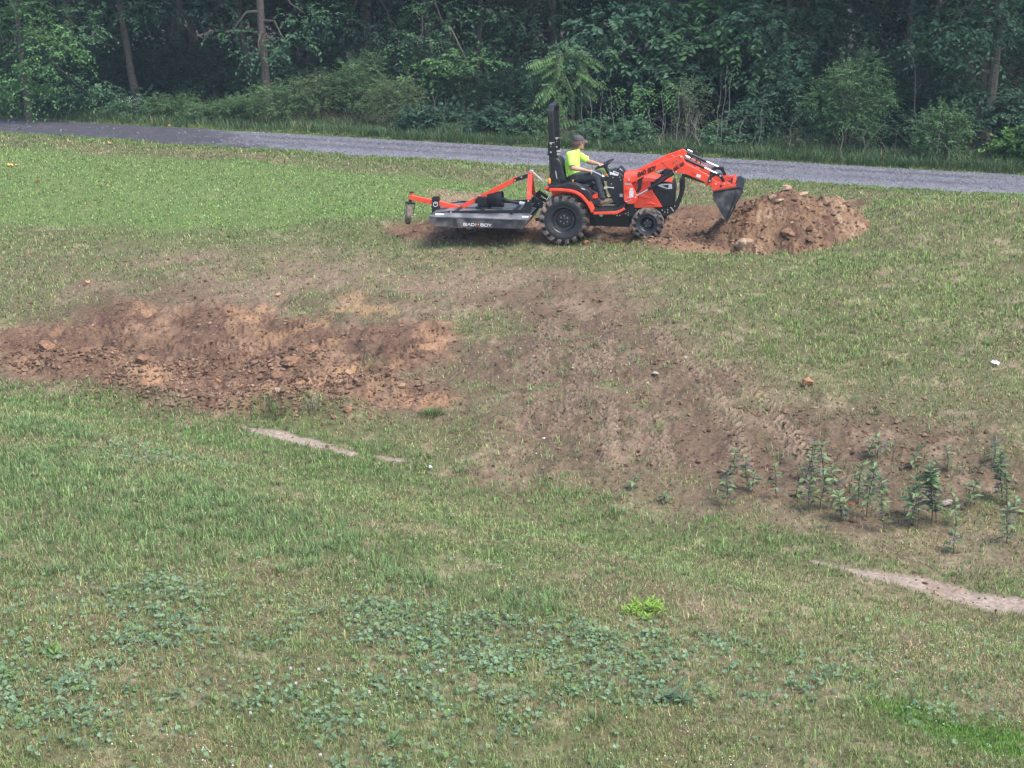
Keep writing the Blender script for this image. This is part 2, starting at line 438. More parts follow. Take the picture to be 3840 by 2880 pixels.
# ------------------------------------------------------------------ ground sheet
mat_ground = M_attr('ground_soil_and_thatch', rough=.95, spec=.1, fine=.28, fscale=22, bump=.5)
def ground_colour(x, y, M, z):
    n1 = fbm(x, y, .45, 4, 1); n2 = fbm(x, y, 2.5, 4, 4); n3 = fbm(x, y, 11, 3, 2)
    c = np.tile(np.array([.118, .108, .058]), (len(x), 1))                       # thatch and soil between the blades
    c = mixc(c, (.100, .112, .048), sstep(-.4, .6, n1 + .4 * n2))
    c = mixc(c, (.24, .185, .125), .6 * sstep(.25, .8, n2 + .3 * n3))
    c = mixc(c, (.105, .150, .048), .8 * M['lawn'])
    c = mixc(c, (.21, .16, .105), .6 * M['strawR'])
    c = mixc(c, (.235, .185, .125), .55 * M['brownN'] * sstep(-.3, .6, n2))
    c = mixc(c, (.185, .130, .092), .85 * M['wearM'])
    brown = np.tile(np.array([.122, .086, .058]), (len(x), 1))
    brown = mixc(brown, (.170, .122, .084), sstep(.1, .8, n2))
    brown = mixc(brown, (.225, .165, .120), .7 * sstep(.002, .016, tracks(x, y)))
    brown = mixc(brown, (.085, .060, .045), .7 * sstep(.004, .020, -tracks(x, y)))
    brown = mixc(brown, (.075, .050, .038), .5 * sstep(.1, .8, -.8 * n2 + .9 * n3))
    for k, a in (('dirtC', 1.0), ('wearR', .8), ('swaleR', .6)):
        t = (M[k] * a)[:, None]; c = c * (1 - t) + brown * t
    red = np.tile(np.array([.140, .088, .058]), (len(x), 1))
    red = mixc(red, (.205, .130, .086), sstep(.0, .8, n2 + .3 * n1))
    red = mixc(red, (.080, .048, .035), .8 * sstep(.0, .6, -.8 * n2 + .9 * n3))
    red = mixc(red, (.33, .195, .11), .5 * sstep(.45, .9, fbm(x, y, 1.1, 3, 7)))
    t = np.clip(M['dirtL'] + M['dirtT'], 0, 1)[:, None]; c = c * (1 - t) + red * t
    c = mixc(c, (.175, .105, .065), .6 * M['dirtT'] * sstep(-.5, .3, n2))
    c = mixc(c, (.33, .20, .11), soft(PG['trkL'], x, y, .4, .4) * sstep(.2, .9, fbm(x, y, 1.6, 4, 2)) * .55)
    c = mixc(c, (.30, .175, .10), soft(PG['clay'], x, y, .3, .35) * .5 * sstep(-.4, .4, n2))
    c = mixc(c, (.27, .18, .125), M['mulch'] * .8)
    c = mixc(c, (.27, .215, .170), M['strip'])
    c = mixc(c, (.17, .12, .09), M['strip'] * sstep(.2, .8, n2 + .4 * n3) * .5)
    c = mixc(c, (.09, .13, .04), M['moss'] * .8)
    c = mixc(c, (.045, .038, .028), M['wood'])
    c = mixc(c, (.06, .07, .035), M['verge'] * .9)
    return c * (1 + .12 * n3[:, None])
def make_ground():
    ys = [5.0]
    while ys[-1] < 44: ys.append(ys[-1] + .0026 * ys[-1] * (1 if ys[-1] < 30 else 1.6))
    ys = np.array([-60, -30, -12, -4, 0, 2.5, 4] + ys + [45, 46, 48, 51, 55, 60, 68, 80, 110, 180, 400.0])
    u = np.linspace(-1, 1, 761)
    core = np.clip(.40 * ys + 1.8, 3.5, 24)
    ext = np.array([1.06, 1.14, 1.3, 1.6, 2.2, 4, 12])
    u = np.concatenate([-ext[::-1], u, ext])
    X = u[None, :] * core[:, None]; Y = np.repeat(ys[:, None], len(u), 1)
    x = X.ravel(); y = Y.ravel()
    M = cover(x, y); z = macro(x, y) + detail(x, y, M)
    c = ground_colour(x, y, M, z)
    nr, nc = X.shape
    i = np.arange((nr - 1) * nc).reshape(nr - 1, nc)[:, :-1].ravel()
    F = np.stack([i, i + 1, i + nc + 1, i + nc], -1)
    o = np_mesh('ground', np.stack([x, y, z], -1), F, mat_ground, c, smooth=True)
    tag(o, kind='structure')
make_ground()

# ------------------------------------------------------------------ road: worn asphalt on the left turning to packed gravel
mat_road = M_attr('road_gravel', rough=.8, spec=.35, fine=.22, fscale=35, bump=.6)
def road_colour(x, y):
    v = road_d(x, y) / 1.5
    n1 = fbm(x, y, .6, 4, 2); n2 = fbm(x, y, 5, 4, 5)
    g = np.tile(np.array([.112, .111, .126]), (len(x), 1))
    g = mixc(g, (.155, .155, .172), sstep(.1, .8, n2))
    rut = sstep(.22, .08, np.abs(v - .38 + .05 * n1)) + .8 * sstep(.2, .06, np.abs(v + .30 + .05 * n1))
    g = mixc(g, (.065, .064, .073), .95 * np.clip(rut, 0, 1) * sstep(-.6, .3, n1 + .4 * n2))
    a = np.tile(np.array([.052, .050, .060]), (len(x), 1))
    a = mixc(a, (.085, .082, .095), .6 * sstep(0, .8, n2))
    k = sstep(-6.2, -9.5, x + 2.2 * n1 + 1.6 * v + .8 * n2)
    c = g * (1 - k[:, None]) + a * k[:, None]
    c = mixc(c, (.18, .18, .205), (1 - k) * sstep(-.55, -.9, v) * .5)
    return c
xs = np.arange(-44, 34, .06); vs = np.linspace(-1.72, 1.72, 64)
X, Vv = np.meshgrid(xs, vs)
Y = 37.75 - .43 * X + Vv / .919
x, y = X.ravel(), Y.ravel()
edge = 1.52 + .10 * fbm(x, y, 1.1, 3, 3)
z = -.93 + .006 + .02 * (1 - (Vv.ravel() / 1.5) ** 2) + .007 * fbm(x, y, 9, 3, 4) - .25 * sstep(0, .25, np.abs(Vv.ravel()) - edge)
nr, nc = X.shape
i = np.arange((nr - 1) * nc).reshape(nr - 1, nc)[:, :-1].ravel()
tag(np_mesh('road', np.stack([x, y, z], -1), np.stack([i, i + 1, i + nc + 1, i + nc], -1), mat_road, road_colour(x, y), True), kind='structure')

# ------------------------------------------------------------------ generic scatter builders
def blades(P, h, w, yaw, lean, curl, col, tipcol=None):
    """P base (n,3): bent blades of five vertices each"""
    n = len(P)
    dx, dy = np.cos(yaw), np.sin(yaw)
    sx, sy = -dy * w / 2, dx * w / 2
    l1 = lean; l2 = lean + curl
    m = P + np.stack([dx * np.sin(l1) * h * .55, dy * np.sin(l1) * h * .55, np.cos(l1) * h * .55], -1)
    t = m + np.stack([dx * np.sin(l2) * h * .45, dy * np.sin(l2) * h * .45, np.cos(l2) * h * .45], -1)
    s = np.stack([sx, sy, np.zeros(n)], -1)
    V = np.stack([P - s, P + s, m + s * .85, m - s * .85, t], 1).reshape(-1, 3)
    b = np.arange(n)[:, None] * 5
    Q = b + np.array([0, 1, 2, 3]); T = b + np.array([3, 2, 4])
    C = np.repeat(col[:, None, :], 5, 1)
    if tipcol is not None: C[:, 4] = tipcol; C[:, 2:4] = .5 * C[:, 2:4] + .5 * tipcol[:, None, :]
    return V, Q, T, C.reshape(-1, 3)
def join(parts):
    V = []; Q = []; T = []; C = []; n = 0
    for v, q, t, c in parts:
        V.append(v); C.append(c)
        if len(q): Q.append(q + n)
        if len(t): T.append(t + n)
        n += len(v)
    F = []
    if Q: F.append(np.concatenate(Q))
    if T: F.append(np.concatenate(T))
    return np.concatenate(V), F, np.concatenate(C)
def scatter(n, y0, y1, rng, pw=2.0, half=.40, mg=1.8):
    """points on the land, thicker where nearer"""
    yy = np.linspace(y0, y1, 2000)
    pdf = (half * yy + mg) / yy ** pw
    cdf = np.cumsum(pdf); cdf /= cdf[-1]
    y = np.interp(rng.random(n), cdf, yy)
    x = (rng.random(n) * 2 - 1) * (half * y + mg)
    return x, y
mat_blade = M_attr('grass_blade', rough=.65, spec=.25, trans=.28)

STRAW = np.array([.34, .27, .165]); 
def blade_colour(x, y, M, rng):
    n = len(x)
    n1 = fbm(x, y, .5, 4, 1); n2 = fbm(x, y, 3, 3, 3); n4 = fbm(x, y, 13, 3, 5)
    c = np.tile(np.array([.172, .240, .082]), (n, 1))
    c = mixc(c, (.142, .215, .072), sstep(-.3, .6, n1))
    c = mixc(c, (.225, .245, .095), .8 * sstep(.0, .8, n2))
    c = mixc(c, (.165, .265, .078), .85 * M['lawn'])
    c = mixc(c, (.205, .275, .078), .6 * M['bankR'] * sstep(-.6, .6, n2))
    c = mixc(c, (.140, .240, .070), .8 * M['edgeG'])
    c = mixc(c, (.095, .215, .030), M['moss'])
    c = mixc(c, (.145, .225, .085), .7 * M['lush'])
    c = mixc(c, (.10, .15, .06), .7 * M['stripN'] * sstep(-.4, .5, n2))
    c = c * (1.12 + .30 * n4)[:, None] * (1 + .50 * rng.standard_normal(n))[:, None].clip(.3, 2.4)
    dead = .27 - .10 * M['edgeG'] + .20 * fbm(x, y, 1.1, 3, 7) + .18 * M['stripN'] + .10 * n4 + .15 * M['strawR'] + .16 * M['brownN'] + .25 * M['wearM'] + .15 * M['wearR'] - .22 * M['lawn'] - .20 * M['lush'] - .3 * M['moss'] + .2 * M['mulch'] + .12 * n2 - .2 * M['edgeG']
    k = rng.random(n) < np.clip(dead, .04, .85)
    sc = STRAW[None, :] * (.55 + 1.1 * rng.random(n))[:, None] * np.array([1.0, .97, .95])
    br = rng.random(n) < .35
    sc[br] = np.array([.17, .105, .065]) * (.7 + .7 * rng.random(br.sum()))[:, None]
    c[k] = sc[k]
    return c, k
def make_grass():
    rng = np.random.default_rng(21)
    x, y = scatter(1150000, 5.6, 46.5, rng)
    M = cover(x, y)
    dens = 1 - M['road'] - M['wood'] - .5 * M['verge'] - 1.25 * M['dirtL'] - 1.2 * M['dirtT'] - .70 * M['dirtC'] - .62 * M['wearM'] - .6 * M['wearR'] - .5 * M['mulch'] - 1.3 * M['strip'] - .35 * M['swaleR'] - .2 * M['strawR']
    dens = dens * (.55 + .45 * sstep(-.7, .3, fbm(x, y, 1.6, 4, 6) + .5 * fbm(x, y, 6, 2, 1)))
    dens = np.where(rng.random(len(x)) < M['moss'], 1, dens)
    dens = dens * (.45 + .55 * sstep(-.45, .15, fbm(x, y, 10, 3, 4)))
    keep = rng.random(len(x)) < np.clip(dens, 0, 1)
    # the land out of sight beside the frame keeps its grass too, but thinner
    x, y = x[keep], y[keep]; M = {k: v[keep] for k, v in M.items()}
    z = macro(x, y) + detail(x, y, M)
    c, dead = blade_colour(x, y, M, rng)
    n = len(x); r = np.hypot(x, y)
    h = (.028 + .030 * rng.random(n)) * (1 + .5 * M['lush'] + .25 * M['bankR'] - .25 * M['lawn'] + .2 * M['edgeG'] - .2 * M['moss']) * (1 + .012 * (r - 8))
    h *= 1 + .8 * (rng.random(n) < .06)
    w = (.0026 + .00052 * (r - 6)) * (.7 + .6 * rng.random(n))
    lean = np.abs(rng.normal(.35, .3, n)); lean[dead] = rng.uniform(.5, 1.45, dead.sum())
    P = np.stack([x, y, z - .003], -1)
    g = blades(P, h, w, rng.random(n) * 6.283, lean, rng.uniform(0, .7, n), c)
    V, F, C = join([g])
    tag(np_mesh('lawn_grass', V, F, mat_blade, C), 'short mown grass mixed with dry straw covering both banks', 'grass', kind='stuff')
make_grass()

def clumps(cx, cy, n_each, rad, hmin, hmax, w, rng, col, cvar=.34, straw=.10, zofs=0.0, leanm=.15):
    k = np.repeat(np.arange(len(cx)), n_each)
    n = len(k); a = rng.random(n) * 6.283; rr = np.sqrt(rng.random(n)) * rad[k]
    x = cx[k] + np.cos(a) * rr; y = cy[k] + np.sin(a) * rr
    z = ground_z(x, y) + zofs
    h = rng.uniform(hmin, hmax, n) * (.75 + .5 * rng.random(len(cx)))[k]
    c = col[k] * (1 + cvar * rng.standard_normal(n))[:, None].clip(.5, 1.6)
    s = rng.random(n) < straw
    c[s] = STRAW * (.6 + .6 * rng.random(s.sum()))[:, None]
    lean = leanm + .5 * rr / rad[k] + .12 * rng.standard_normal(n)
    return blades(np.stack([x, y, z - .004], -1), h, w * (.7 + .6 * rng.random(n)), a + .5 * rng.standard_normal(n), lean, rng.uniform(.1, .9, n), c)
def in_mask(key, n, rng, y0, y1, thr=.5, pw=1.5, noise=None):
    x, y = scatter(n, y0, y1, rng, pw)
    m = soft(PG[key], x, y, .2, .4) if isinstance(key, str) else key(x, y)
    k = m > thr
    return x[k], y[k]
def make_tufts():
    rng = np.random.default_rng(5)
    parts = []
    # tall bluish tufts on the near bank
    for key, cnt, y0, y1 in (('lush1', 3800, 8, 16.5), ('lush2', 6500, 7, 12), ('lush3', 5000, 11, 17)):
        x, y = in_mask(key, cnt, rng, y0, y1)
        k = fbm(x, y, 1.3, 3, 5) + .4 * fbm(x, y, 5, 2, 1) > -.1; x, y = x[k], y[k]
        col = np.tile(np.array([.145, .235, .090]), (len(x), 1)) * (.85 + .4 * rng.random(len(x)))[:, None]
        parts.append(clumps(x, y, 26, .03 + .05 * rng.random(len(x)), .055, .135, .0048, rng, col))
    # scattered tufts over the rest of the near bank
    x, y = scatter(2600, 6, 16, rng, 1.5)
    M = cover(x, y); k = (M['bare'] < .3) & (M['road'] < .1) & (swale_d(x, y) < -.3) & (rng.random(len(x)) < .75); x, y = x[k], y[k]
    col = np.tile(np.array([.150, .235, .075]), (len(x), 1)) * (.75 + .5 * rng.random(len(x)))[:, None]
    parts.append(clumps(x, y, 14, .02 + .035 * rng.random(len(x)), .035, .085, .0042, rng, col))
    # bright clumps of the right-hand slope and of the edge of the swale
    x, y = scatter(9000, 13, 33, rng, 1.3)
    M = cover(x, y)
    p = .8 * M['bankR'] + .12 * (1 - M['lawn']) + .3 * M['wearR'] + .2 * M['dirtC'] + .25 * M['swaleR'] + .5 * M['edgeG']
    p = p * (1 - M['dirtL']) * (1 - M['dirtT']) * (1 - M['road']) * (1 - M['strip']) * sstep(-.5, .4, fbm(x, y, 1.1, 3, 2)) * (M['wood'] < .1)
    k = rng.random(len(x)) < p; x, y = x[k], y[k]; M = {a: b[k] for a, b in M.items()}
    col = np.tile(np.array([.160, .240, .085]), (len(x), 1))
    col = mixc(col, (.215, .330, .080), M['bankR'] * rng.random(len(x)))
    col = mixc(col, (.130, .180, .095), np.clip(M['dirtC'] + M['wearR'] + M['swaleR'], 0, 1) * .8)
    parts.append(clumps(x, y, 16, .05 + .09 * rng.random(len(x)), .04, .115, .009, rng, col, straw=.14))
    # fringe on both sides of the road
    xx = rng.uniform(-19, 17, 5200); side = rng.random(5200) < .4
    v = np.where(side, rng.uniform(-2.6, -1.45, 5200), rng.uniform(1.5, 2.2, 5200))
    yy = 37.75 - .43 * xx + v / .919
    col = np.tile(np.array([.150, .240, .065]), (5200, 1)) * (.75 + .5 * rng.random(5200))[:, None]
    parts.append(clumps(xx, yy, 12, .05 + .06 * rng.random(5200), .035, .10, .012, rng, col))
    V, F, C = join(parts)
    tag(np_mesh('grass_tufts', V, F, mat_blade, C), 'taller tufts of coarse grass standing out of the mown grass', 'grass', kind='stuff')
    # tall grass at the foot of the wood
    xx = rng.uniform(-21, 18, 6200); v = rng.uniform(1.7, 3.4, 6200)
    k = rng.random(6200) < sstep(-8, 0, xx) * .8 + .35; xx, v = xx[k], v[k]
    yy = 37.75 - .43 * xx + v / .919
    col = np.tile(np.array([.075, .135, .058]), (len(xx), 1)) * (.7 + .6 * rng.random(len(xx)))[:, None]
    hs = .6 + .5 * sstep(1.7, 3.2, v)
    g1 = clumps(xx, yy, 13, .10 + .10 * rng.random(len(xx)), .12, .42, .013, rng, col, straw=.07)
    V, F, C = join([g1])
    tag(np_mesh('verge_grass', V, F, mat_blade, C), 'long uncut grass along the foot of the wood beyond the road', 'grass', kind='stuff')
make_tufts()

# moss-green patch
def make_moss():
    rng = np.random.default_rng(3)
    x, y = in_mask('moss', 60000, rng, 6, 9)
    n = len(x); z = ground_z(x, y)
    c = np.array([.085, .190, .028]) * (.7 + .6 * rng.random(n))[:, None]
    g = blades(np.stack([x, y, z], -1), rng.uniform(.03, .06, n), np.full(n, .004), rng.random(n) * 6.28, np.abs(rng.normal(.5, .3, n)), rng.uniform(0, .8, n), c)
    V, F, C = join([g])
    tag(np_mesh('bright_ground_cover', V, F, mat_blade, C), 'vivid green feathery ground cover in a strip at the lower right', 'ground cover', kind='stuff')
make_moss()

# round scalloped leaves of the low ground cover
def fan_leaves(P, nrm, size, col, rng, lobes=5, cup=.25):
    n = len(P); m = 10
    up = nrm / np.linalg.norm(nrm, axis=1, keepdims=True)
    t = np.cross(up, rng.standard_normal((n, 3))); t /= np.linalg.norm(t, axis=1, keepdims=True)
    b = np.cross(up, t)
    V = np.zeros((n, m + 1, 3)); V[:, 0] = P - up * (size * cup)[:, None]
    for k in range(m):
        a = .35 + (2 * math.pi - .7) * k / (m - 1)
        rr = size * (1 + .16 * math.cos(2 * math.pi * lobes * k / (m - 1)) ) * (.9 + .2 * rng.random(n))
        V[:, k + 1] = P + (t * math.cos(a) + b * math.sin(a)) * rr[:, None] + up * (size * rng.uniform(-.2, .2, n))[:, None]
    base = np.arange(n)[:, None] * (m + 1)
    T = np.concatenate([base + np.array([0, k, k + 1]) for k in range(1, m)])
    return V.reshape(-1, 3), np.zeros((0, 4), int), T, np.repeat(col, m + 1, 0)
def make_mallow():
    rng = np.random.default_rng(9)
    x, y = scatter(190000, 5.8, 16, rng, 1.6)
    M = cover(x, y)
    p = M['mallow'] * (.06 + .62 * sstep(-.25, .75, fbm(x, y, 1.1, 3, 5) + .55 * fbm(x, y, 6, 3, 2))) + .012
    k = (rng.random(len(x)) < p) & (swale_d(x, y) < -.6) & (M['strip'] < .2); x, y = x[k], y[k]
    n = len(x); z = ground_z(x, y) + rng.uniform(.012, .06, n)
    nrm = np.stack([rng.normal(0, .38, n), rng.normal(-.15, .38, n), np.ones(n)], -1)
    c = np.array([.140, .212, .118]) * (.6 + .8 * rng.random(n))[:, None]
    yl = rng.random(n) < .12; c[yl] = np.array([.14, .22, .07])
    V, F, C = join([fan_leaves(np.stack([x, y, z], -1), nrm, rng.uniform(.006, .021, n), c, rng)])
    tag(np_mesh('round_leaf_weeds', V, F, M_attr('round_leaf', rough=.75, spec=.2, trans=.2), C), 'creeping grey-green round-leaved weeds spread through the near grass', 'weeds', kind='stuff')
    # tiny flowers and clover heads
    x, y = scatter(9000, 5.8, 14, rng, 2)
    k = (swale_d(x, y) < -.8) & (fbm(x, y, .9, 3, 2) + .3 * rng.standard_normal(len(x)) > .15); x, y = x[k], y[k]
    n = len(x); z = ground_z(x, y) + rng.uniform(.02, .055, n)
    s = rng.uniform(.0022, .004, n); c = np.where((rng.random(n) < .6)[:, None], np.array([.75, .75, .70]), np.array([.62, .58, .16]))
    nrm = np.stack([rng.normal(0, .3, n), rng.normal(-.4, .3, n), np.ones(n)], -1)
    V, F, C = join([fan_leaves(np.stack([x, y, z], -1), nrm, s, c, rng)])
    tag(np_mesh('tiny_flowers', V, F, M_attr('petal', rough=.7), C), 'tiny white and yellow flower specks in the near grass', 'flowers', kind='stuff')
make_mallow()

# ------------------------------------------------------------------ loose lumps: soil crumbs, road stones, wood chips
_ph = (1 + 5 ** .5) / 2
ICO_V = np.array([(-1, _ph, 0), (1, _ph, 0), (-1, -_ph, 0), (1, -_ph, 0), (0, -1, _ph), (0, 1, _ph), (0, -1, -_ph), (0, 1, -_ph), (_ph, 0, -1), (_ph, 0, 1), (-_ph, 0, -1), (-_ph, 0, 1)]) / 1.9
ICO_F = np.array([(0, 11, 5), (0, 5, 1), (0, 1, 7), (0, 7, 10), (0, 10, 11), (1, 5, 9), (5, 11, 4), (11, 10, 2), (10, 7, 6), (7, 1, 8), (3, 9, 4), (3, 4, 2), (3, 2, 6), (3, 6, 8), (3, 8, 9), (4, 9, 5), (2, 4, 11), (6, 2, 10), (8, 6, 7), (9, 8, 1)])
def lumps(P, size, col, rng, flat=.7):
    n = len(P)
    V = ICO_V[None] * (1 + .25 * rng.standard_normal((n, 12, 1))).clip(.5, 1.5) * (size[:, None, None] * np.array([1, 1, flat]) * rng.uniform(.7, 1.3, (n, 1, 3)))
    a = rng.random(n) * 6.28; c, s = np.cos(a)[:, None], np.sin(a)[:, None]
    V = np.stack([V[..., 0] * c - V[..., 1] * s, V[..., 0] * s + V[..., 1] * c, V[..., 2]], -1) + P[:, None, :]
    F = (np.arange(n)[:, None, None] * 12 + ICO_F[None]).reshape(-1, 3)
    return V.reshape(-1, 3), np.zeros((0, 4), int), F, np.repeat(col, 12, 0)
mat_lump = M_attr('loose_lumps', rough=.95, spec=.1, fine=.15, fscale=50)
def soil_tint(n, rng):
    c = np.array([.155, .097, .064]) * (.5 + .9 * rng.random(n))[:, None]
    k = rng.random(n) < .14; c[k] = np.array([.24, .165, .11]) * (.7 + .5 * rng.random(k.sum()))[:, None]
    return c
def make_clods():
    rng = np.random.default_rng(31)
    x, y = scatter(210000, 12, 27.5, rng, 1.3, .40, .5)
    M = cover(x, y)
    fr = np.zeros(len(x))
    for (ax, ay, bx, by, h, wd) in BERM:
        ex, ey = bx - ax, by - ay
        t = np.clip(((x - ax) * ex + (y - ay) * ey) / (ex * ex + ey * ey), 0, 1)
        fr = np.maximum(fr, np.exp(-(np.hypot(x - ax - t * ex, y - ay - t * ey) / (wd * 1.4)) ** 2))
    p = .32 * M['dirtL'] + .35 * M['dirtT'] + .05 * M['strip'] + .14 * M['dirtC'] + .2 * M['wearR'] + .08 * M['wearM'] + .7 * fr + .3 * M['mulch']
    k = rng.random(len(x)) < p; x, y, fr = x[k], y[k], fr[k]
    n = len(x); s = .006 + .012 * rng.random(n) ** 2 + .030 * fr * rng.random(n) ** 3 + .02 * (rng.random(n) < .05)
    z = ground_z(x, y) + s * .25
    c = soil_tint(n, rng)
    V, F, C = join([lumps(np.stack([x, y, z], -1), s, c, rng)])
    tag(np_mesh('soil_crumbs', V, F, mat_lump, C), 'loose crumbs and small clods of turned red-brown soil', 'soil', kind='stuff')
    n = 22000; xx = rng.uniform(-17, 17, n); v = rng.uniform(-1.5, 1.5, n); yy = 37.75 - .43 * xx + v / .919
    k = (xx + 2 * fbm(xx, yy, .6, 3, 2) > -8) | (rng.random(n) < .08); xx, yy, v = xx[k], yy[k], v[k]; n = len(xx)
    s = rng.uniform(.008, .026, n)
    c = np.array([.165, .165, .185]) * (.45 + 1.0 * rng.random(n))[:, None]
    V, F, C = join([lumps(np.stack([xx, yy, -.93 + .02 * (1 - (v / 1.5) ** 2) + s * .2], -1), s, c, rng)])
    tag(np_mesh('road_gravel', V, F, mat_lump, C), 'loose grey stones lying on the gravel road', 'gravel', kind='stuff')
    # pale chips and dry grass raked over the worn patch
    P = PG['mulch']
    x = rng.uniform(P[:, 0].min() - 1, P[:, 0].max() + 2.5, 9000); y = rng.uniform(P[:, 1].min() - 1.0, P[:, 1].max() + .4, 9000)
    Mx = cover(x, y); k = rng.random(len(x)) < .55 * Mx['mulch'] + .25 * Mx['dirtT']; x, y = x[k], y[k]; n = len(x)
    c = np.where((rng.random(n) < .5)[:, None], np.array([.42, .33, .23]), np.array([.20, .13, .085])) * (.6 + .6 * rng.random(n))[:, None]
    V, F, C = join([blades(np.stack([x, y, ground_z(x, y) + .01], -1), rng.uniform(.04, .12, n), np.full(n, .014), rng.random(n) * 6.28, rng.uniform(1.1, 1.5, n), rng.uniform(-.3, .3, n), c)])
    tag(np_mesh('dry_debris', V, F, mat_blade, C), 'pale chips and dead grass raked over the ground by the mower', 'debris', kind='stuff')
make_clods()
# ------------------------------------------------------------------ the wood beyond the road
mat_leaf = M_attr('leaf', rough=.6, spec=.18, trans=.3)
mat_bark = M_plain('bark', (.115, .098, .082), rough=.95, var=.35, scale=18, bump=.8, spec=.1)
mat_stem = M_plain('dead_stem', (.21, .20, .18), rough=.9, var=.25, scale=25, spec=.1)
def at_depth(px, py, Y):
    """point on the sight line of a photo pixel, Y metres away"""
    r = ray(np.array([px]), np.array([py]))[0]
    t = Y / r[1]
    return np.array([r[0] * t, Y, CAM_Z + r[2] * t])
def road_far_Y(px):
    a = (px - 1106) / FPX
    Y = 38.0
    for _ in range(12):
        X = a * Y / math.cos(R(8)); Y = 37.75 - .43 * X + 1.6 / .919
    return Y
def rhombi(P, D, N, L, Wd, col, rng, fold=.25):
    """leaves: P base, D along, N up-ish, L length, Wd width"""
    D = D / (np.linalg.norm(D, axis=1, keepdims=True) + 1e-9)
    Sd = np.cross(D, N); Sd /= (np.linalg.norm(Sd, axis=1, keepdims=True) + 1e-9)
    U = np.cross(Sd, D)
    mid = P + D * (L * .45)[:, None] - U * (Wd * fold * .5)[:, None]
    e1 = mid + Sd * (Wd / 2)[:, None] + U * (Wd * fold)[:, None]
    e2 = mid - Sd * (Wd / 2)[:, None] + U * (Wd * fold)[:, None]
    tip = P + D * L[:, None] - U * (L * .12)[:, None]
    V = np.stack([P, e1, tip, e2, mid], 1).reshape(-1, 3)
    b = np.arange(len(P))[:, None] * 5
    T = np.concatenate([b + np.array([0, 1, 4]), b + np.array([1, 2, 4]), b + np.array([2, 3, 4]), b + np.array([3, 0, 4])])
    return V, np.zeros((0, 4), int), T, np.repeat(col, 5, 0)
def twigs(c, rad, nt, nl, tl, leaf, col, rng, up=.25, droop=.35, cvar=.22, shell=.55, narrow=.55, lump=0.0):
    """a bough of foliage: nt twigs inside an ellipsoid, nl leaves along each"""
    c = np.asarray(c, float); rad = np.asarray(rad, float)
    d = rng.standard_normal((nt, 3)); d /= np.linalg.norm(d, axis=1, keepdims=True)
    rr = (shell + (1 - shell) * rng.random(nt)) ** 1.0
    if lump:
        rr = rr * (1 + lump * np.sin(d[:, 0] * 5 + c[0] * 3) * np.cos(d[:, 2] * 6 + c[2]))
    s = c + d * rad * rr[:, None] * .9
    dirn = d * np.array([1, 1, .6]) + np.array([0, 0, up]) + .45 * rng.standard_normal((nt, 3))
    dirn /= np.linalg.norm(dirn, axis=1, keepdims=True)
    t = (np.arange(nl) + .5) / nl
    tl_ = tl * rng.uniform(.6, 1.4, nt)
    P = s[:, None, :] + dirn[:, None, :] * (t[None, :, None] * tl_[:, None, None]) + np.array([0, 0, -1]) * (droop * tl_[:, None, None] * t[None, :, None] ** 2)
    side = np.cross(dirn, np.array([0, 0, 1.0])); side /= np.linalg.norm(side, axis=1, keepdims=True) + 1e-9
    sg = np.where(np.arange(nl) % 2 == 0, 1, -1)
    D = dirn[:, None, :] * .5 + side[:, None, :] * sg[None, :, None] * .9 + np.array([0, 0, -.35]) + .25 * rng.standard_normal((nt, nl, 3))
    n = nt * nl
    N = np.array([0, -.25, 1.0]) + .35 * rng.standard_normal((n, 3))
    L = leaf * rng.uniform(.65, 1.25, n)
    tint = (1 + .16 * rng.standard_normal((nt, 1))) * (1 + cvar * .6 * rng.standard_normal((nt, nl)))
    C = np.asarray(col)[None, :] * tint.reshape(-1, 1).clip(.45, 1.7)
    y = rng.random(n) < .05; C[y] *= np.array([1.35, 1.25, .9])
    return rhombi(P.reshape(-1, 3), D.reshape(-1, 3), N, L, L * narrow * rng.uniform(.8, 1.2, n), C, rng)
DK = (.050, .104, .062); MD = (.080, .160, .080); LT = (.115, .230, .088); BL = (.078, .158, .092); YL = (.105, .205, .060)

def trunk_mesh(base, top, r0, r1, rng, limbs=(), wob=.08, n=9):
    mb = MB()
    base = np.asarray(base, float); top = np.asarray(top, float)
    k = 9; path = []; rad = []
    for i in range(k + 1):
        t = i / k
        w = wob * np.array([math.sin(3.1 * t + base[0]), math.cos(2.3 * t + base[1]), 0]) * math.sin(math.pi * min(1, t * 1.2))
        path.append(base * (1 - t) + top * t + w); rad.append(r0 * (1 - t) + r1 * t + (.35 * r0 if i == 0 else 0))
    mb.tube(path, rad, n)
    for (t, end, r) in limbs:
        s = base * (1 - t) + top * t; end = np.asarray(end, float)
        m = (s + end) / 2 + np.array([0, 0, .25 * np.linalg.norm(end - s)])
        mb.tube([s, (s + m) / 2 + rng.normal(0, .04, 3), m, (m + end) / 2 + rng.normal(0, .05, 3), end], [r, r * .85, r * .65, r * .45, r * .2], 6)
    return mb
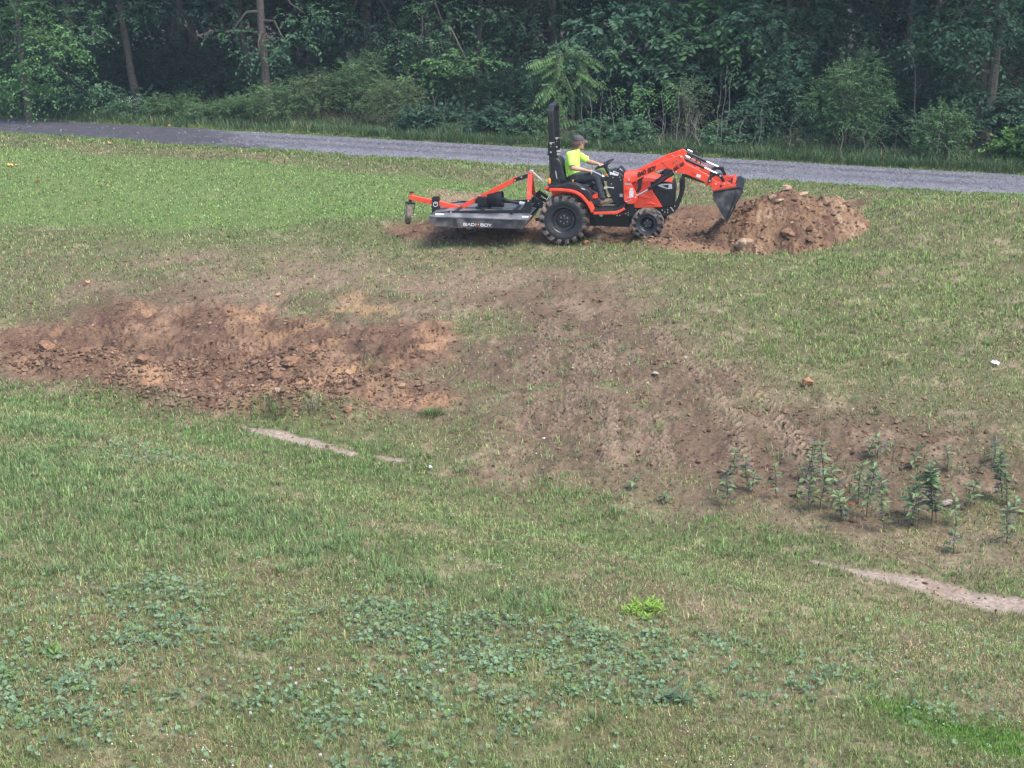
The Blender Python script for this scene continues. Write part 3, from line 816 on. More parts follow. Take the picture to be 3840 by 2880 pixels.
def make_tree(label, px, Y, r0, boughs, top_off=(0, 0), lean=0.0, h=11.0, name='forest_tree', group='trees at the edge of the wood', high=True, seed=0, crown_col=DK):
    """boughs: (px, py, rx_px, rz_px, Y, leaf size, colour, density)"""
    rng = np.random.default_rng(100 + seed)
    b = at_depth(px, 330, Y); bz = float(macro(np.array([b[0]]), np.array([Y]))[0])
    base = np.array([b[0], Y, bz - .1])
    root = empty(name, tuple(base)); tag(root, label, 'tree', group)
    top = np.array([base[0] + lean * h, Y + .3, bz + h])
    parts = []; limbs = []
    for (qx, qy, rx, rz, dY, leaf, col, dens) in boughs:
        Yb = Y + dY; c = at_depth(qx, qy, Yb); sc = FPX / Yb
        rad = np.array([rx / sc, max(rx / sc * .7, .5), rz / sc])
        nt = int(dens * (rad[0] * rad[2] * 3.14) * 26) + 6
        parts.append(twigs(c, rad, nt, 9, .48, leaf, col, rng, up=.1, droop=.5, shell=.35))
        t = np.clip((c[2] + .6 - base[2]) / h, .12, .9)
        limbs.append((t, c, r0 * .38))
    if high:
        for q in range(6):
            a = q * 1.05 + seed; zz = bz + 5.6 + 1.0 * (q % 4)
            c = np.array([base[0] + lean * (zz - bz) + 1.7 * math.cos(a), Y + .4 + 1.7 * math.sin(a), zz])
            parts.append(twigs(c, (1.9, 1.9, 1.1), 120, 8, .8, .26, crown_col, rng, up=.1, shell=.3))
            limbs.append((np.clip((zz - 1 - bz) / h, .3, .95), c, r0 * .4))
    tm = trunk_mesh(base, top, r0, r0 * .45, rng, limbs)
    tm.v = [(a - base[0], b_ - base[1], c - base[2]) for a, b_, c in tm.v]
    tm.build('trunk', mat_bark, root)
    if parts:
        V, F, C = join(parts)
        np_mesh('crown', V - base, F, mat_leaf, C, parent=root)
    return root
# px,py,rx,rz in 2212-wide photo pixels, dY metres in front (-) or behind (+) the trunk
TREES = [
 ('light green maple sapling-sized tree at the left end of the wood', 70, 46.0, .10, [(60,40,100,60,-.3,.13,LT,1.2),(110,110,90,60,-.6,.13,LT,1.2),(50,185,100,50,-.8,.12,LT,1.1),(170,60,60,60,0,.13,MD,1),(175,190,70,40,-.6,.13,MD,1)], 0.0),
 ('slim pale trunk leaning to the left in the dark gap of the wood', 306, 49.5, .13, [(300,25,90,22,-1,.14,BL,1),(210,20,60,30,0,.14,DK,1),(400,40,60,20,1,.13,DK,.5)], -.13),
 ('dim upright trunk left of the leaning pale trunk', 405, 54, .16, [(370,90,50,40,-2,.13,DK,.5),(430,120,40,40,-2,.12,DK,.5)], 0.0),
 ('stout brown trunk standing clear behind the privet bushes', 585, 47.5, .15, [(560,115,65,20,-1,.14,BL,1.1),(620,90,60,22,-.6,.14,BL,1),(500,70,60,18,-.5,.14,MD,.8),(660,30,80,24,0,.14,BL,1),(470,15,70,18,0,.14,DK,1)], -.02),
 ('thinner trunk just left of the stout brown trunk', 548, 53, .14, [(520,15,60,22,-2,.13,DK,.8)], -.06),
 ('dark broad trunk half hidden by hanging branches left of centre', 797, 52, .2, [(760,60,60,26,-2.5,.15,BL,1),(720,20,80,22,-2,.14,MD,.8),(850,70,55,20,-3,.15,BL,1),(880,25,70,24,-2,.14,MD,.8)], 0.0),
 ('forked trunk pair behind the light maple branch', 935, 49.5, .14, [(900,95,70,22,-2,.15,MD,1),(960,60,60,22,-1.5,.14,MD,1),(1010,135,95,18,-3.2,.14,LT,1.7),(930,160,70,16,-3.2,.14,LT,1.2),(940,15,80,20,-1.5,.15,MD,.9)], -.03),
 ('second stem of the forked pair bending to the right', 1030, 50.5, .10, [(1060,25,60,26,-1.5,.14,MD,.8),(1110,60,60,22,-1,.14,DK,.8),(1040,95,50,18,-1.5,.14,MD,.8)], .05),
 ('heart-leaved tree with drooping boughs right of the roll bar', 1450, 44.8, .12, [(1400,35,90,40,-1.6,.21,BL,1.5),(1480,85,95,45,-2,.22,MD,1.6),(1560,40,80,45,-1.6,.21,MD,1.5),(1430,150,75,35,-2.2,.21,BL,1.4),(1300,60,70,40,-1.6,.20,BL,1.2),(1340,120,50,30,-2.2,.2,MD,1.2),(1520,150,60,35,-2,.2,BL,1.2),(1500,8,110,22,-1.2,.2,LT,.9)], 0.0),
 ('low tree holding one long level bough of small leaves', 1530, 44.0, .07, [(1370,206,52,13,-2.4,.10,LT,3.2),(1440,198,58,13,-2.4,.10,LT,3.2),(1490,185,28,14,-2.3,.12,MD,2.5)], 0.0),
 ('leafy tree with hanging sprays right of the heart-leaved tree', 1690, 43.5, .11, [(1640,50,80,45,-1.5,.19,BL,1.3),(1700,110,70,40,-1.6,.18,BL,1.3),(1640,160,60,30,-2,.18,MD,1.1),(1600,95,50,40,-1.5,.18,LT,.7),(1760,40,70,40,-1,.17,DK,1.1),(1720,180,55,30,-1.6,.18,BL,1)], 0.0),
 ('slender straight trunk behind the big spiky shrub', 1945, 43.0, .10, [(1880,25,80,26,0,.15,DK,1),(1830,70,60,30,.5,.15,DK,.8)], 0.0),
 ('thick dark trunk near the right edge of the wood', 2128, 38.6, .15, [(2060,60,80,32,-.8,.16,BL,1.3),(2010,90,60,26,-.8,.16,MD,1.2),(2150,40,70,45,-.6,.16,BL,1.1),(2090,120,60,30,-.6,.16,BL,1.2),(2080,200,45,35,.2,.16,BL,1.1),(2010,30,70,24,0,.16,DK,1)], 0.0),
 ('dark leafy tree at the right edge of the picture', 2215, 39.5, .10, [(2190,120,50,60,0,.14,DK,1.4),(2180,210,60,50,.1,.12,DK,1.2),(2240,60,60,60,0,.14,DK,1.2)], 0.0),
 ('small dim trunk between the hanging boughs at top centre', 1190, 51, .10, [(1190,20,80,26,-1,.14,DK,.9),(1150,110,55,26,-1,.14,DK,.6)], 0.0),
 ('narrow trunk in the shade just left of the tree with hanging sprays', 1600, 48, .12, [(1580,10,70,30,0,.15,DK,.8)], .02),
]
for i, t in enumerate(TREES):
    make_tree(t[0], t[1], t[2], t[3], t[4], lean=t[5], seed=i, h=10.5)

# the rest of the wood: trees in its depth, hardly told apart
rng = np.random.default_rng(77)
k = 0
proto = None
for row, (Y0, step) in enumerate(((54.5, 3.4), (59, 3.8), (64.5, 4.2))):
    xx = -34 + row
    while xx < 25:
        X = xx + rng.uniform(-1, 1); Y = Y0 - .43 * X * .6 + rng.uniform(-1.2, 1.2)
        if proto is None:
            proto = empty('forest_tree', (0, 0, 0)); parts = []; limbs = []
            for q in range(9):
                a = q * 2.4; zz = 2.6 + q * .95; rr = 1.9 - .08 * q
                c = np.array([rr * math.cos(a), rr * math.sin(a), zz])
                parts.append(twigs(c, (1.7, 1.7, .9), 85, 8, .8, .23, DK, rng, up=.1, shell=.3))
                limbs.append((min(.95, (zz - .5) / 11), c, .07))
            trunk_mesh((0, 0, -.1), (.3, .2, 11), .17, .07, rng, limbs).build('trunk', mat_bark, proto)
            V, F, C = join(parts); np_mesh('crown', V, F, mat_leaf, C, parent=proto)
            o = proto
        else:
            o = copy_tree(proto)
        o.location = (X, Y, float(macro(np.array([X]), np.array([Y]))[0])); o.rotation_euler = (0, 0, rng.random() * 6.28)
        s = rng.uniform(.85, 1.2); o.scale = (s, s, s)
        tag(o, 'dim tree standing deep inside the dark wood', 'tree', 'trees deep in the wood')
        xx += step
def make_far_wood():
    rng = np.random.default_rng(8)
    n = 76000
    x = rng.uniform(-50, 38, n); y = rng.uniform(66, 80, n) - .2 * x; z = -1 + 13 * rng.random(n) ** 1.0
    D = rng.standard_normal((n, 3)); N = np.array([0, -.3, 1]) + .6 * rng.standard_normal((n, 3))
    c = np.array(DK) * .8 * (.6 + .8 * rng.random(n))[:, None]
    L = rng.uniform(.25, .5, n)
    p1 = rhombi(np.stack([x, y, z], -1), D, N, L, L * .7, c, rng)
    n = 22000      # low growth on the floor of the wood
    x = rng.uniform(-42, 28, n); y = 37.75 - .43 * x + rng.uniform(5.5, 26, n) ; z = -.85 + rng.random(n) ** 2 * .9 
    D = rng.standard_normal((n, 3)); N = np.array([0, -.3, 1]) + .5 * rng.standard_normal((n, 3))
    c = np.array(DK) * (.6 + .8 * rng.random(n))[:, None]; L = rng.uniform(.10, .22, n)
    p2 = rhombi(np.stack([x, y, z], -1), D, N, L, L * .6, c, rng)
    V, F, C = join([p1, p2])
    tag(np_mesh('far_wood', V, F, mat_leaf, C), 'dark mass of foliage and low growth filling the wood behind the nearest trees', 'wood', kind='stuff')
make_far_wood()

# shrubs along the foot of the wood: (label, px, top py, half width px, metres behind the road edge, kind)
SH = [
 ('rounded light green bush at the far left end of the wood', 35, 175, 85, 2.6, 'm'),
 ('dark bush with big leaves next to the light green maple', 130, 235, 85, 2.0, 'd'),
 ('dark green bush below the maple branches', 215, 195, 70, 3.0, 'd'),
 ('bush with a spray of tiny white blossom on top', 290, 215, 70, 2.2, 'w'),
 ('arching feathery bush below the leaning pale trunk', 370, 205, 75, 2.6, 'p'),
 ('low soft bush between two feathery bushes', 450, 225, 65, 2.2, 'p'),
 ('feathery bush left of the stout brown trunk', 520, 205, 75, 2.6, 'p'),
 ('wide privet bush reaching over the road edge under the stout trunk', 600, 165, 100, 2.5, 'p'),
 ('brownish-tipped privet bush right of the stout trunk', 680, 150, 70, 3.0, 'b'),
 ('tall slim-topped bush with upright shoots left of centre', 770, 100, 75, 3.4, 'p'),
 ('bush with brown and green twigs in front of the tall slim-topped one', 850, 150, 75, 2.6, 'b'),
 ('low dark bush beside the thin grey stems', 905, 235, 50, 1.9, 'd'),
 ('dark broad-leaved bush in the shade below the light maple branch', 970, 235, 60, 3.0, 'd'),
 ('leafy low bush left of the bright compound-leaved tree', 1070, 235, 60, 2.1, 'd'),
 ('low leafy weeds bush just left of the roll bar', 1140, 250, 50, 1.8, 'l'),
 ('low bright bush behind the driver', 1290, 262, 50, 1.7, 'l'),
 ('low bright bush behind the steering wheel', 1365, 262, 55, 1.7, 'l'),
 ('thin scrubby bush among the pale stems', 1490, 160, 45, 2.2, 't'),
 ('grey-green bush left of the big spiky shrub', 1620, 215, 60, 2.3, 'd'),
 ('dense bush behind the grey-green bush', 1690, 150, 50, 3.2, 'd'),
 ('low tangled bush at the foot of the big spiky shrub', 1730, 280, 55, 1.9, 't'),
 ('big shrub with spiky upright shoots right of the loader', 1845, 95, 105, 2.4, 's'),
 ('smaller spiky bush near the thick dark trunk', 2045, 215, 70, 1.8, 's'),
 ('dark bush in the gap between the two spiky shrubs', 1965, 245, 45, 2.8, 'd'),
 ('yellow-green young bush at the right edge', 2195, 285, 40, 1.9, 'y'),
 ('dark bush above the yellow-green young bush', 2180, 190, 60, 2.8, 'd'),
 ('light green bush just beyond the left edge of the wood', -110, 150, 95, 2.6, 'm'),
 ('dark bush farther beyond the left edge of the wood', -260, 150, 100, 2.4, 'd'),
 ('tall dark bush far along the road to the left', -430, 140, 110, 2.4, 'd'),
 ('bush just beyond the right edge of the wood', 2310, 200, 85, 1.9, 'd'),
 ('feathery bush farther beyond the right edge', 2450, 180, 95, 1.9, 'p'),
 ('low bush behind the raised loader arm', 1560, 275, 50, 1.9, 'l'),
]
def make_shrub(i, label, px, top, hw, off, kind):
    rng = np.random.default_rng(300 + i)
    Y = road_far_Y(px) + off - .55; sc = FPX / Y
    pt = at_depth(px, top, Y); bx = pt[0]; bz = float(macro(np.array([bx]), np.array([Y]))[0])
    H = max(pt[2] - bz, .5); W = hw / sc
    root = empty('shrub', (bx, Y, bz)); tag(root, label, 'shrub', 'shrubs along the foot of the wood')
    col, leaf, nar = {'m': (LT, .12, .6), 'd': (DK, .12, .6), 'w': (MD, .09, .55), 'p': ((.095,.165,.070), .066, .5), 'b': ((.105,.150,.070), .062, .5),
                      'l': (MD, .11, .5), 't': ((.10,.135,.070), .06, .5), 's': ((.092,.172,.074), .064, .55), 'y': (YL, .13, .55)}[kind]
    parts = []; mb = MB()
    ns = {'s': 26, 't': 9}.get(kind, 14)
    dens = {'t': .35, 's': 1.15, 'p': 1.2, 'b': 1.1}.get(kind, 1.0)
    # body of overlapping boughs, then long shoots
    nb = 9
    for q in range(nb):
        a = q * 2.4; t = (q + .5) / nb
        zz = H * (.14 + .66 * t); rr = W * (.62 * math.sin(math.pi * min(.92, .22 + .62 * t)))
        c = (rr * math.cos(a), rr * math.sin(a) * .6, zz)
        rad = (W * .42, W * .36, max(.22, H * .17))
        area = rad[0] * rad[2] * 3.14
        nt = int(dens * area * (150 if leaf < .08 else 60) * .85) + 8
        parts.append(twigs(c, rad, nt, 10, .34 if leaf < .08 else .4, leaf, col, rng, up=.35, droop=.35, shell=.3, narrow=nar, lump=.2))
        mb.tube([(0.1 * math.cos(a), .1 * math.sin(a), -.05), (c[0] * .5, c[1] * .5, c[2] * .45), c], [.018, .014, .006], 5)
    for q in range(ns):
        a = rng.random() * 6.28; sp = rng.uniform(.2, 1.0)
        e = np.array([W * sp * math.cos(a), W * .6 * sp * math.sin(a), H * (1.02 - .45 * sp ** 2) * rng.uniform(.85, 1.08)])
        m = e * np.array([.45, .45, .62])
        nl = 26; t = np.linspace(.35, 1, nl)[:, None]
        P = (1 - t) ** 2 * 0 + 2 * t * (1 - t) * m + t * t * e
        dirn = e - m; dirn /= np.linalg.norm(dirn)
        sd = np.cross(dirn, [0, 0, 1.0]); sd /= np.linalg.norm(sd) + 1e-9; sd2 = np.cross(dirn, sd)
        ang = np.arange(nl) * 2.2
        D = np.cos(ang)[:, None] * sd + np.sin(ang)[:, None] * sd2 + dirn * .6
        Ls = leaf * rng.uniform(.8, 1.25, nl)
        C = np.asarray(col)[None] * (1.15 * rng.uniform(.75, 1.25, nl))[:, None]
        for rep in range(2 if kind in 's' else 1):
            parts.append(rhombi(P + rng.normal(0, .015, P.shape), D * (1 if rep == 0 else -1), np.tile([0, 0, 1.0], (nl, 1)) + .3 * rng.standard_normal((nl, 3)), Ls, Ls * nar, C, rng))
        mb.tube([(0, 0, 0), tuple(m * .6), tuple(m * 1.05), tuple(e)], [.014, .012, .009, .003], 5)
    if kind == 'w':
        n = 60; P = np.array([0, -.2, H * .95]) + rng.normal(0, .16, (n, 3)) * np.array([1.3, .6, .6]); L = np.full(n, .035)
        parts.append(rhombi(P, rng.standard_normal((n, 3)), np.tile([0, -.5, 1.0], (n, 1)), L, L, np.tile([.6, .6, .58], (n, 1)), rng))
    mb.build('branches', mat_bark, root)
    V, F, C = join(parts); np_mesh('foliage', V, F, mat_leaf, C, parent=root)
for i, s in enumerate(SH): make_shrub(i, *s)

# second row of shaded bushes closing the gaps between the trunks
def understory():
    rng = np.random.default_rng(66); proto2 = None
    for row, (off, step) in enumerate(((6.6, 1.5), (9.2, 2.0))):
        X = -30.0 + row
        while X < 22:
            Y = 37.75 - .43 * X + 1.6 + off + rng.uniform(-.5, .5)
            if proto2 is None:
                proto2 = empty('shaded_bush'); parts = []; mb = MB()
                for q in range(10):
                    a = q * 2.4; zz = .35 + q * .19; rr = .65 * math.sin(math.pi * min(.9, .3 + .07 * q))
                    c = np.array([rr * math.cos(a), rr * math.sin(a), zz])
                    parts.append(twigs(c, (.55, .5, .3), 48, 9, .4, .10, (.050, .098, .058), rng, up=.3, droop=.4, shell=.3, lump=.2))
                    mb.tube([(.05 * math.cos(a), .05 * math.sin(a), -.05), tuple(c * np.array([.5, .5, .5])), tuple(c)], [.016, .012, .005], 5)
                mb.build('branches', mat_bark, proto2)
                V, F, C = join(parts); np_mesh('foliage', V, F, mat_leaf, C, parent=proto2); o = proto2
            else: o = copy_tree(proto2)
            o.location = (X, Y, float(macro(np.array([X]), np.array([Y]))[0])); o.rotation_euler = (0, 0, rng.random() * 6.28)
            s = rng.uniform(.65, 1.05); o.scale = (s * 1.15, s, s * rng.uniform(.8, 1.2))
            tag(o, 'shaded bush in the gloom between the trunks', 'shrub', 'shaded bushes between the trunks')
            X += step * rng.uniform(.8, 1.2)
understory()

# bright tree with compound leaves hanging over the roll bar
def frond_tree():
    rng = np.random.default_rng(55)
    Y = 41.2; b = at_depth(1235, 300, Y); bz = float(macro(np.array([b[0]]), np.array([Y]))[0])
    root = empty('compound_leaf_tree', (b[0], Y, bz)); tag(root, 'bright green tree with long compound leaves hanging above the roll bar', 'tree')
    parts = []; mb = MB(); base = np.array([b[0], Y, bz])
    crown = at_depth(1225, 120, Y) - base
    mb.tube([(0, 0, -.1), (.02, .1, 1.0), crown * .6, crown], [.035, .030, .022, .008], 7)
    fr = []
    FR = []
    for q in range(24):      # layered sprays reaching to the left
        x0 = rng.uniform(1165, 1235); y0 = rng.uniform(95, 250); L = rng.uniform(35, 62); an = R(rng.uniform(130, 200)); FR.append((x0, y0, x0 + L * math.cos(an), y0 + L * abs(math.sin(an)) + rng.uniform(0, 22), 1.0))
    for q in range(22):      # hanging sprays in the middle and on the right
        x0 = rng.uniform(1190, 1275); y0 = rng.uniform(105, 215); L = rng.uniform(40, 70); an = R(rng.uniform(60, 125)); FR.append((x0, y0, x0 + L * math.cos(an), y0 + L * math.sin(an), .8))
    for q in range(8):
        x0 = rng.uniform(1240, 1270); y0 = rng.uniform(110, 200); L = rng.uniform(35, 55); FR.append((x0, y0, x0 + L, y0 + rng.uniform(5, 30), .75))
    for (qx, qy) in ((1185, 130), (1215, 160), (1245, 130), (1240, 200), (1200, 215), (1265, 175), (1225, 105), (1170, 180)):
        c = at_depth(qx, qy, Y + .1) - base; parts.append(twigs(c, (.42, .4, .3), 34, 8, .4, .12, MD, rng, up=.1, droop=.5, shell=.2))
    for q in range(5): FR.append((1225 + 8 * q, 262 + 2 * q, 1150 + 8 * q, 268 + 5 * q, 1.0))
    for (sx, sy, ex, ey, tone) in FR:
        dY = rng.uniform(-.9, .2)
        s = at_depth(sx, sy - 8, Y + dY * .3) - base; e = at_depth(ex, ey, Y + dY) - base
        m = (s + e) / 2 + np.array([rng.normal(0, .05), rng.normal(0, .08), rng.uniform(.02, .22) * np.linalg.norm(e - s)])
        mb.tube([tuple(s), tuple(m), tuple(e)], [.008, .006, .003], 4)
        nl = 11; t = np.linspace(.12, 1, nl)[:, None]
        P = (1 - t) ** 2 * s + 2 * t * (1 - t) * m + t * t * e
        dirn = (e - s) / np.linalg.norm(e - s)
        sd = np.cross(dirn, [0, -.35, 1.0]); sd /= np.linalg.norm(sd)
        col = np.array([.105, .205, .068]) * rng.uniform(.7, 1.2) * tone
        L = np.full(nl, .17) * (1 - .35 * np.abs(t[:, 0] - .5) * 2) * rng.uniform(.85, 1.15, nl)
        for sg in (1, -1):
            D = sd * sg + dirn * .45 + np.array([0, 0, -.55]) + .08 * rng.standard_normal((nl, 3))
            parts.append(rhombi(P, D, np.tile([0, -.4, 1.0], (nl, 1)), L, L * .42, np.tile(col, (nl, 1)) * rng.uniform(.85, 1.15, nl)[:, None], rng, fold=.12))
        if rng.random() < .35:
            q = crown * min(.95, max(.3, s[2] / crown[2] - .12))
            mb.tube([tuple(q), tuple((q + s) / 2), tuple(s)], [.009, .007, .004], 5)
    mb.build('trunk', mat_bark, root)
    V, F, C = join(parts); np_mesh('crown', V, F, mat_leaf, C, parent=root)
frond_tree()

# pale bare stems: (px base, px top, py top, metres behind the road edge)
ST = [(905,908,210,1.7),(940,940,205,2.0),(1108,1102,220,1.8),(1226,1222,235,1.7),(1262,1254,175,1.5),(1285,1272,190,1.9),(1272,1268,265,1.5),(1300,1294,260,1.6),(1295,1300,200,1.4),(1330,1318,190,1.9),
      (1352,1345,215,1.6),(1392,1378,245,1.6),(1402,1404,230,1.9),(1436,1430,185,1.7),(1462,1470,165,1.5),(1478,1490,220,1.6),(1500,1506,240,1.4),(1546,1560,150,1.5),(1555,1572,140,1.6),
      (1568,1580,160,1.8),(1590,1605,255,1.5),(1640,1650,200,1.6),(1312,1340,300,1.3),(1415,1440,262,1.3),(1520,1492,250,1.3),(1820,1822,265,1.3),(1870,1868,280,1.5),(1705,1712,250,1.5),(2020,2040,250,1.4),(1985,1975,120,2.2)]
def pale_stems():
    for i, (a, b, ty, off) in enumerate(ST):
        rng = np.random.default_rng(900 + i)
        Y = road_far_Y(a) + off - .7; x0 = at_depth(a, 300, Y)[0]; z0 = float(macro(np.array([x0]), np.array([Y]))[0])
        e = at_depth(b, ty, Y + .1) - np.array([x0, Y, z0])
        mb = MB(); k = 6
        path = [tuple(e * t / k + np.array([.03 * math.sin(2.2 * t + i), .02, 0]) * (t > 0)) for t in range(k + 1)]
        r = rng.uniform(.006, .012)
        mb.tube(path, [r * (1 - .11 * t) for t in range(k + 1)], 5)
        for q in range(rng.integers(0, 4)):
            p = np.array(path[rng.integers(2, 6)]); d = np.array([rng.uniform(-.4, .4), rng.uniform(-.2, .2), rng.uniform(.1, .5)])
            mb.tube([tuple(p), tuple(p + d)], [r * .5, r * .2], 4)
        o = mb.build('dead_stem', mat_stem); o.location = (x0, Y, z0 - .03)
        hh = 'short' if 330 - ty < 90 else 'tall' if 330 - ty > 135 else 'middling'
        ww = 'left of the mower, in the dark gap' if a < 1000 else 'left of the roll bar' if a < 1215 else 'between the roll bar and the driver' if a < 1280 else 'behind the driver' if a < 1340 else 'above the steering wheel' if a < 1400 else 'above the loader arm' if a < 1500 else 'above the bucket' if a < 1600 else 'above the soil heap' if a < 1750 else 'at the foot of the big spiky shrub' if a < 1900 else 'right of the big spiky shrub'
        tag(o, hh + ' thin bare grey stem ' + ww, 'dead stem', 'thin bare stems along the foot of the wood')
pale_stems()
def brambles():
    for i, (px, py, n, w) in enumerate([(1440, 300, 26, 95), (1640, 300, 26, 90), (1560, 290, 20, 70), (2095, 320, 12, 50), (935, 262, 12, 60), (1930, 300, 14, 60)]):
        rng = np.random.default_rng(40 + i)
        Y = road_far_Y(px) + 1.4; c = at_depth(px, 330, Y); z0 = float(macro(np.array([c[0]]), np.array([Y]))[0])
        mb = MB(); W = w / (FPX / Y)
        for q in range(n):
            x0 = rng.uniform(-W, W); x1 = x0 + rng.uniform(-1.1, 1.1); h = rng.uniform(.15, 1.0) ** 1.5; y0 = rng.uniform(-.3, .5)
            P = [(x0 + (x1 - x0) * t + rng.normal(0, .02), y0 + rng.normal(0, .02), h * math.sin(math.pi * (.05 + t * rng.uniform(.55, .62) )) * 1.0) for t in np.linspace(0, 1, 7)]
            if q % 2: P = [(x0 + (x1 - x0) * .6 * t + rng.normal(0, .015), y0, h * 1.1 * t) for t in np.linspace(0, 1, 7)]
            mb.tube(P, [.006 * (1 - .1 * t) for t in range(7)], 4)
        o = mb.build('bramble', mat_stem); o.location = (c[0], Y, z0)
        lab = ['tangle of bare arching brambles behind the loader arm', 'tangle of dead canes left of the big spiky shrub', 'dead twiggy brush above the bucket', 'few crooked grey branches at the foot of the thick dark trunk',
               'fallen dead branches in the gap left of the mower', 'thin crossing dead twigs right of the big spiky shrub'][i]
        tag(o, lab, 'brambles')
brambles()
# ------------------------------------------------------------------ tractor: paints and materials
mat_orange = M_plain('orange_paint', (.80, .075, .038), rough=.30, var=.06, scale=8, dirt=((.46, .22, .14), 10, .52, .45))
mat_black = M_plain('black_steel', (.010, .011, .013), rough=.42, var=.2, scale=12, dirt=((.13, .105, .085), 9, .60, .5))
mat_deck = M_plain('dusty_black_steel', (.030, .032, .037), rough=.5, var=.25, scale=5, dirt=((.21, .185, .165), 5, .46, .65))
mat_muddy = M_plain('muddy_steel', (.12, .075, .05), rough=.8, var=.4, scale=25, bump=.5)
mat_decktop = M_plain('dust_covered_steel', (.10, .105, .115), rough=.45, var=.2, scale=4, dirt=((.28, .26, .25), 4, .45, .6))
mat_plastic = M_plain('black_plastic', (.014, .015, .018), rough=.5, var=.15, scale=20, dirt=((.10, .09, .08), 16, .62, .4))
mat_vinyl = M_plain('seat_vinyl', (.022, .024, .028), rough=.45, var=.12, scale=14)
mat_rubber = M_plain('tyre_rubber', (.014, .016, .020), rough=.6, var=.2, scale=18, dirt=((.17, .13, .10), 11, .57, .7))
mat_lug = M_plain('tyre_tread_dusty', (.075, .070, .066), rough=.85, var=.3, scale=25, dirt=((.25, .165, .11), 13, .44, .85), bump=.4)
mat_rim = M_plain('rim_black', (.022, .023, .026), rough=.38, var=.15, scale=10, dirt=((.15, .13, .11), 8, .58, .6))
mat_rod = M_plain('chromed_rod', (.72, .72, .74), rough=.22, metal=.85, var=.04)
mat_zinc = M_plain('zinc_bolt', (.62, .60, .56), rough=.4, metal=.6, var=.08)
mat_amber = M_plain('amber_lens', (.85, .24, .02), rough=.25, var=.05)
mat_red = M_plain('red_lens', (.55, .02, .03), rough=.25, var=.05)
mat_lens = M_plain('headlamp_lens', (.80, .82, .86), rough=.12, metal=.2, var=.2, scale=30)
mat_label = M_plain('white_label', (.62, .60, .62), rough=.5, var=.12, scale=60)
mat_greyl = M_plain('grey_label', (.40, .36, .33), rough=.5, var=.2, scale=80)
mat_ink = M_plain('black_ink', (.028, .012, .010), rough=.5, var=.1)
mat_white_ink = M_plain('white_ink', (.80, .80, .82), rough=.5, var=.03)
mat_brownred = M_plain('brown_red_ink', (.16, .055, .04), rough=.5, var=.5, scale=60)

YAW = -R(10.0)
_r = ray(np.array([S(2112, 827)[0]]), np.array([S(2112, 827)[1]]))[0]
_f = math.cos(PITCH) * _r[1] - math.sin(PITCH) * _r[2]
_W = Vector(_r * (25.3 / _f)) + Vector((0, 0, CAM_Z))
TRM = Matrix.Rotation(YAW, 4, 'Z')
T_O = _W - (TRM.to_3x3() @ Vector((0, -.60, .415)))
TRM = Matrix.Translation(T_O) @ TRM
TRI = TRM.inverted()
_co = TRI @ Vector((0, 0, CAM_Z))
def T(sx, sy, yl):
    """tractor-frame point seen at source-photo pixel (sx, sy), lying in the upright plane yl metres left of the tractor's centre line"""
    p = S(sx, sy); r = ray(np.array([p[0]]), np.array([p[1]]))[0]
    d = TRI.to_3x3() @ Vector(r)
    t = (yl - _co.y) / d.y
    q = _co + d * t
    return (q.x, q.y, q.z)
def crop(ox, oy, s):
    return lambda x, y, yl: T(ox + x * s, oy + y * s, yl)
cA = crop(1950, 450, 600 / 1991); cB = crop(2250, 540, 600 / 2212); cC = crop(1500, 350, 600 / 1659)
cD = crop(1500, 620, 650 / 2212); cE = crop(2400, 520, 850 / 2212); cF = crop(1990, 460, 340 / 1659); cG = crop(2330, 560, 300 / 2212)
def outline(c, pts, yl):
    o = []
    for x, y in pts:
        q = c(x, y, yl); o.append((q[0], q[2]))
    return o

TR = empty('tractor'); TR.matrix_world = TRM
tag(TR, 'orange compact tractor with a front loader, its bucket tipped down over the dirt heap', 'tractor')

def bolts(mb, pts, r=.012, d=.012, mi=0):
    for p in pts: mb.tube([p, (p[0], p[1] - d, p[2])], [r, r * .9], 8, mi)

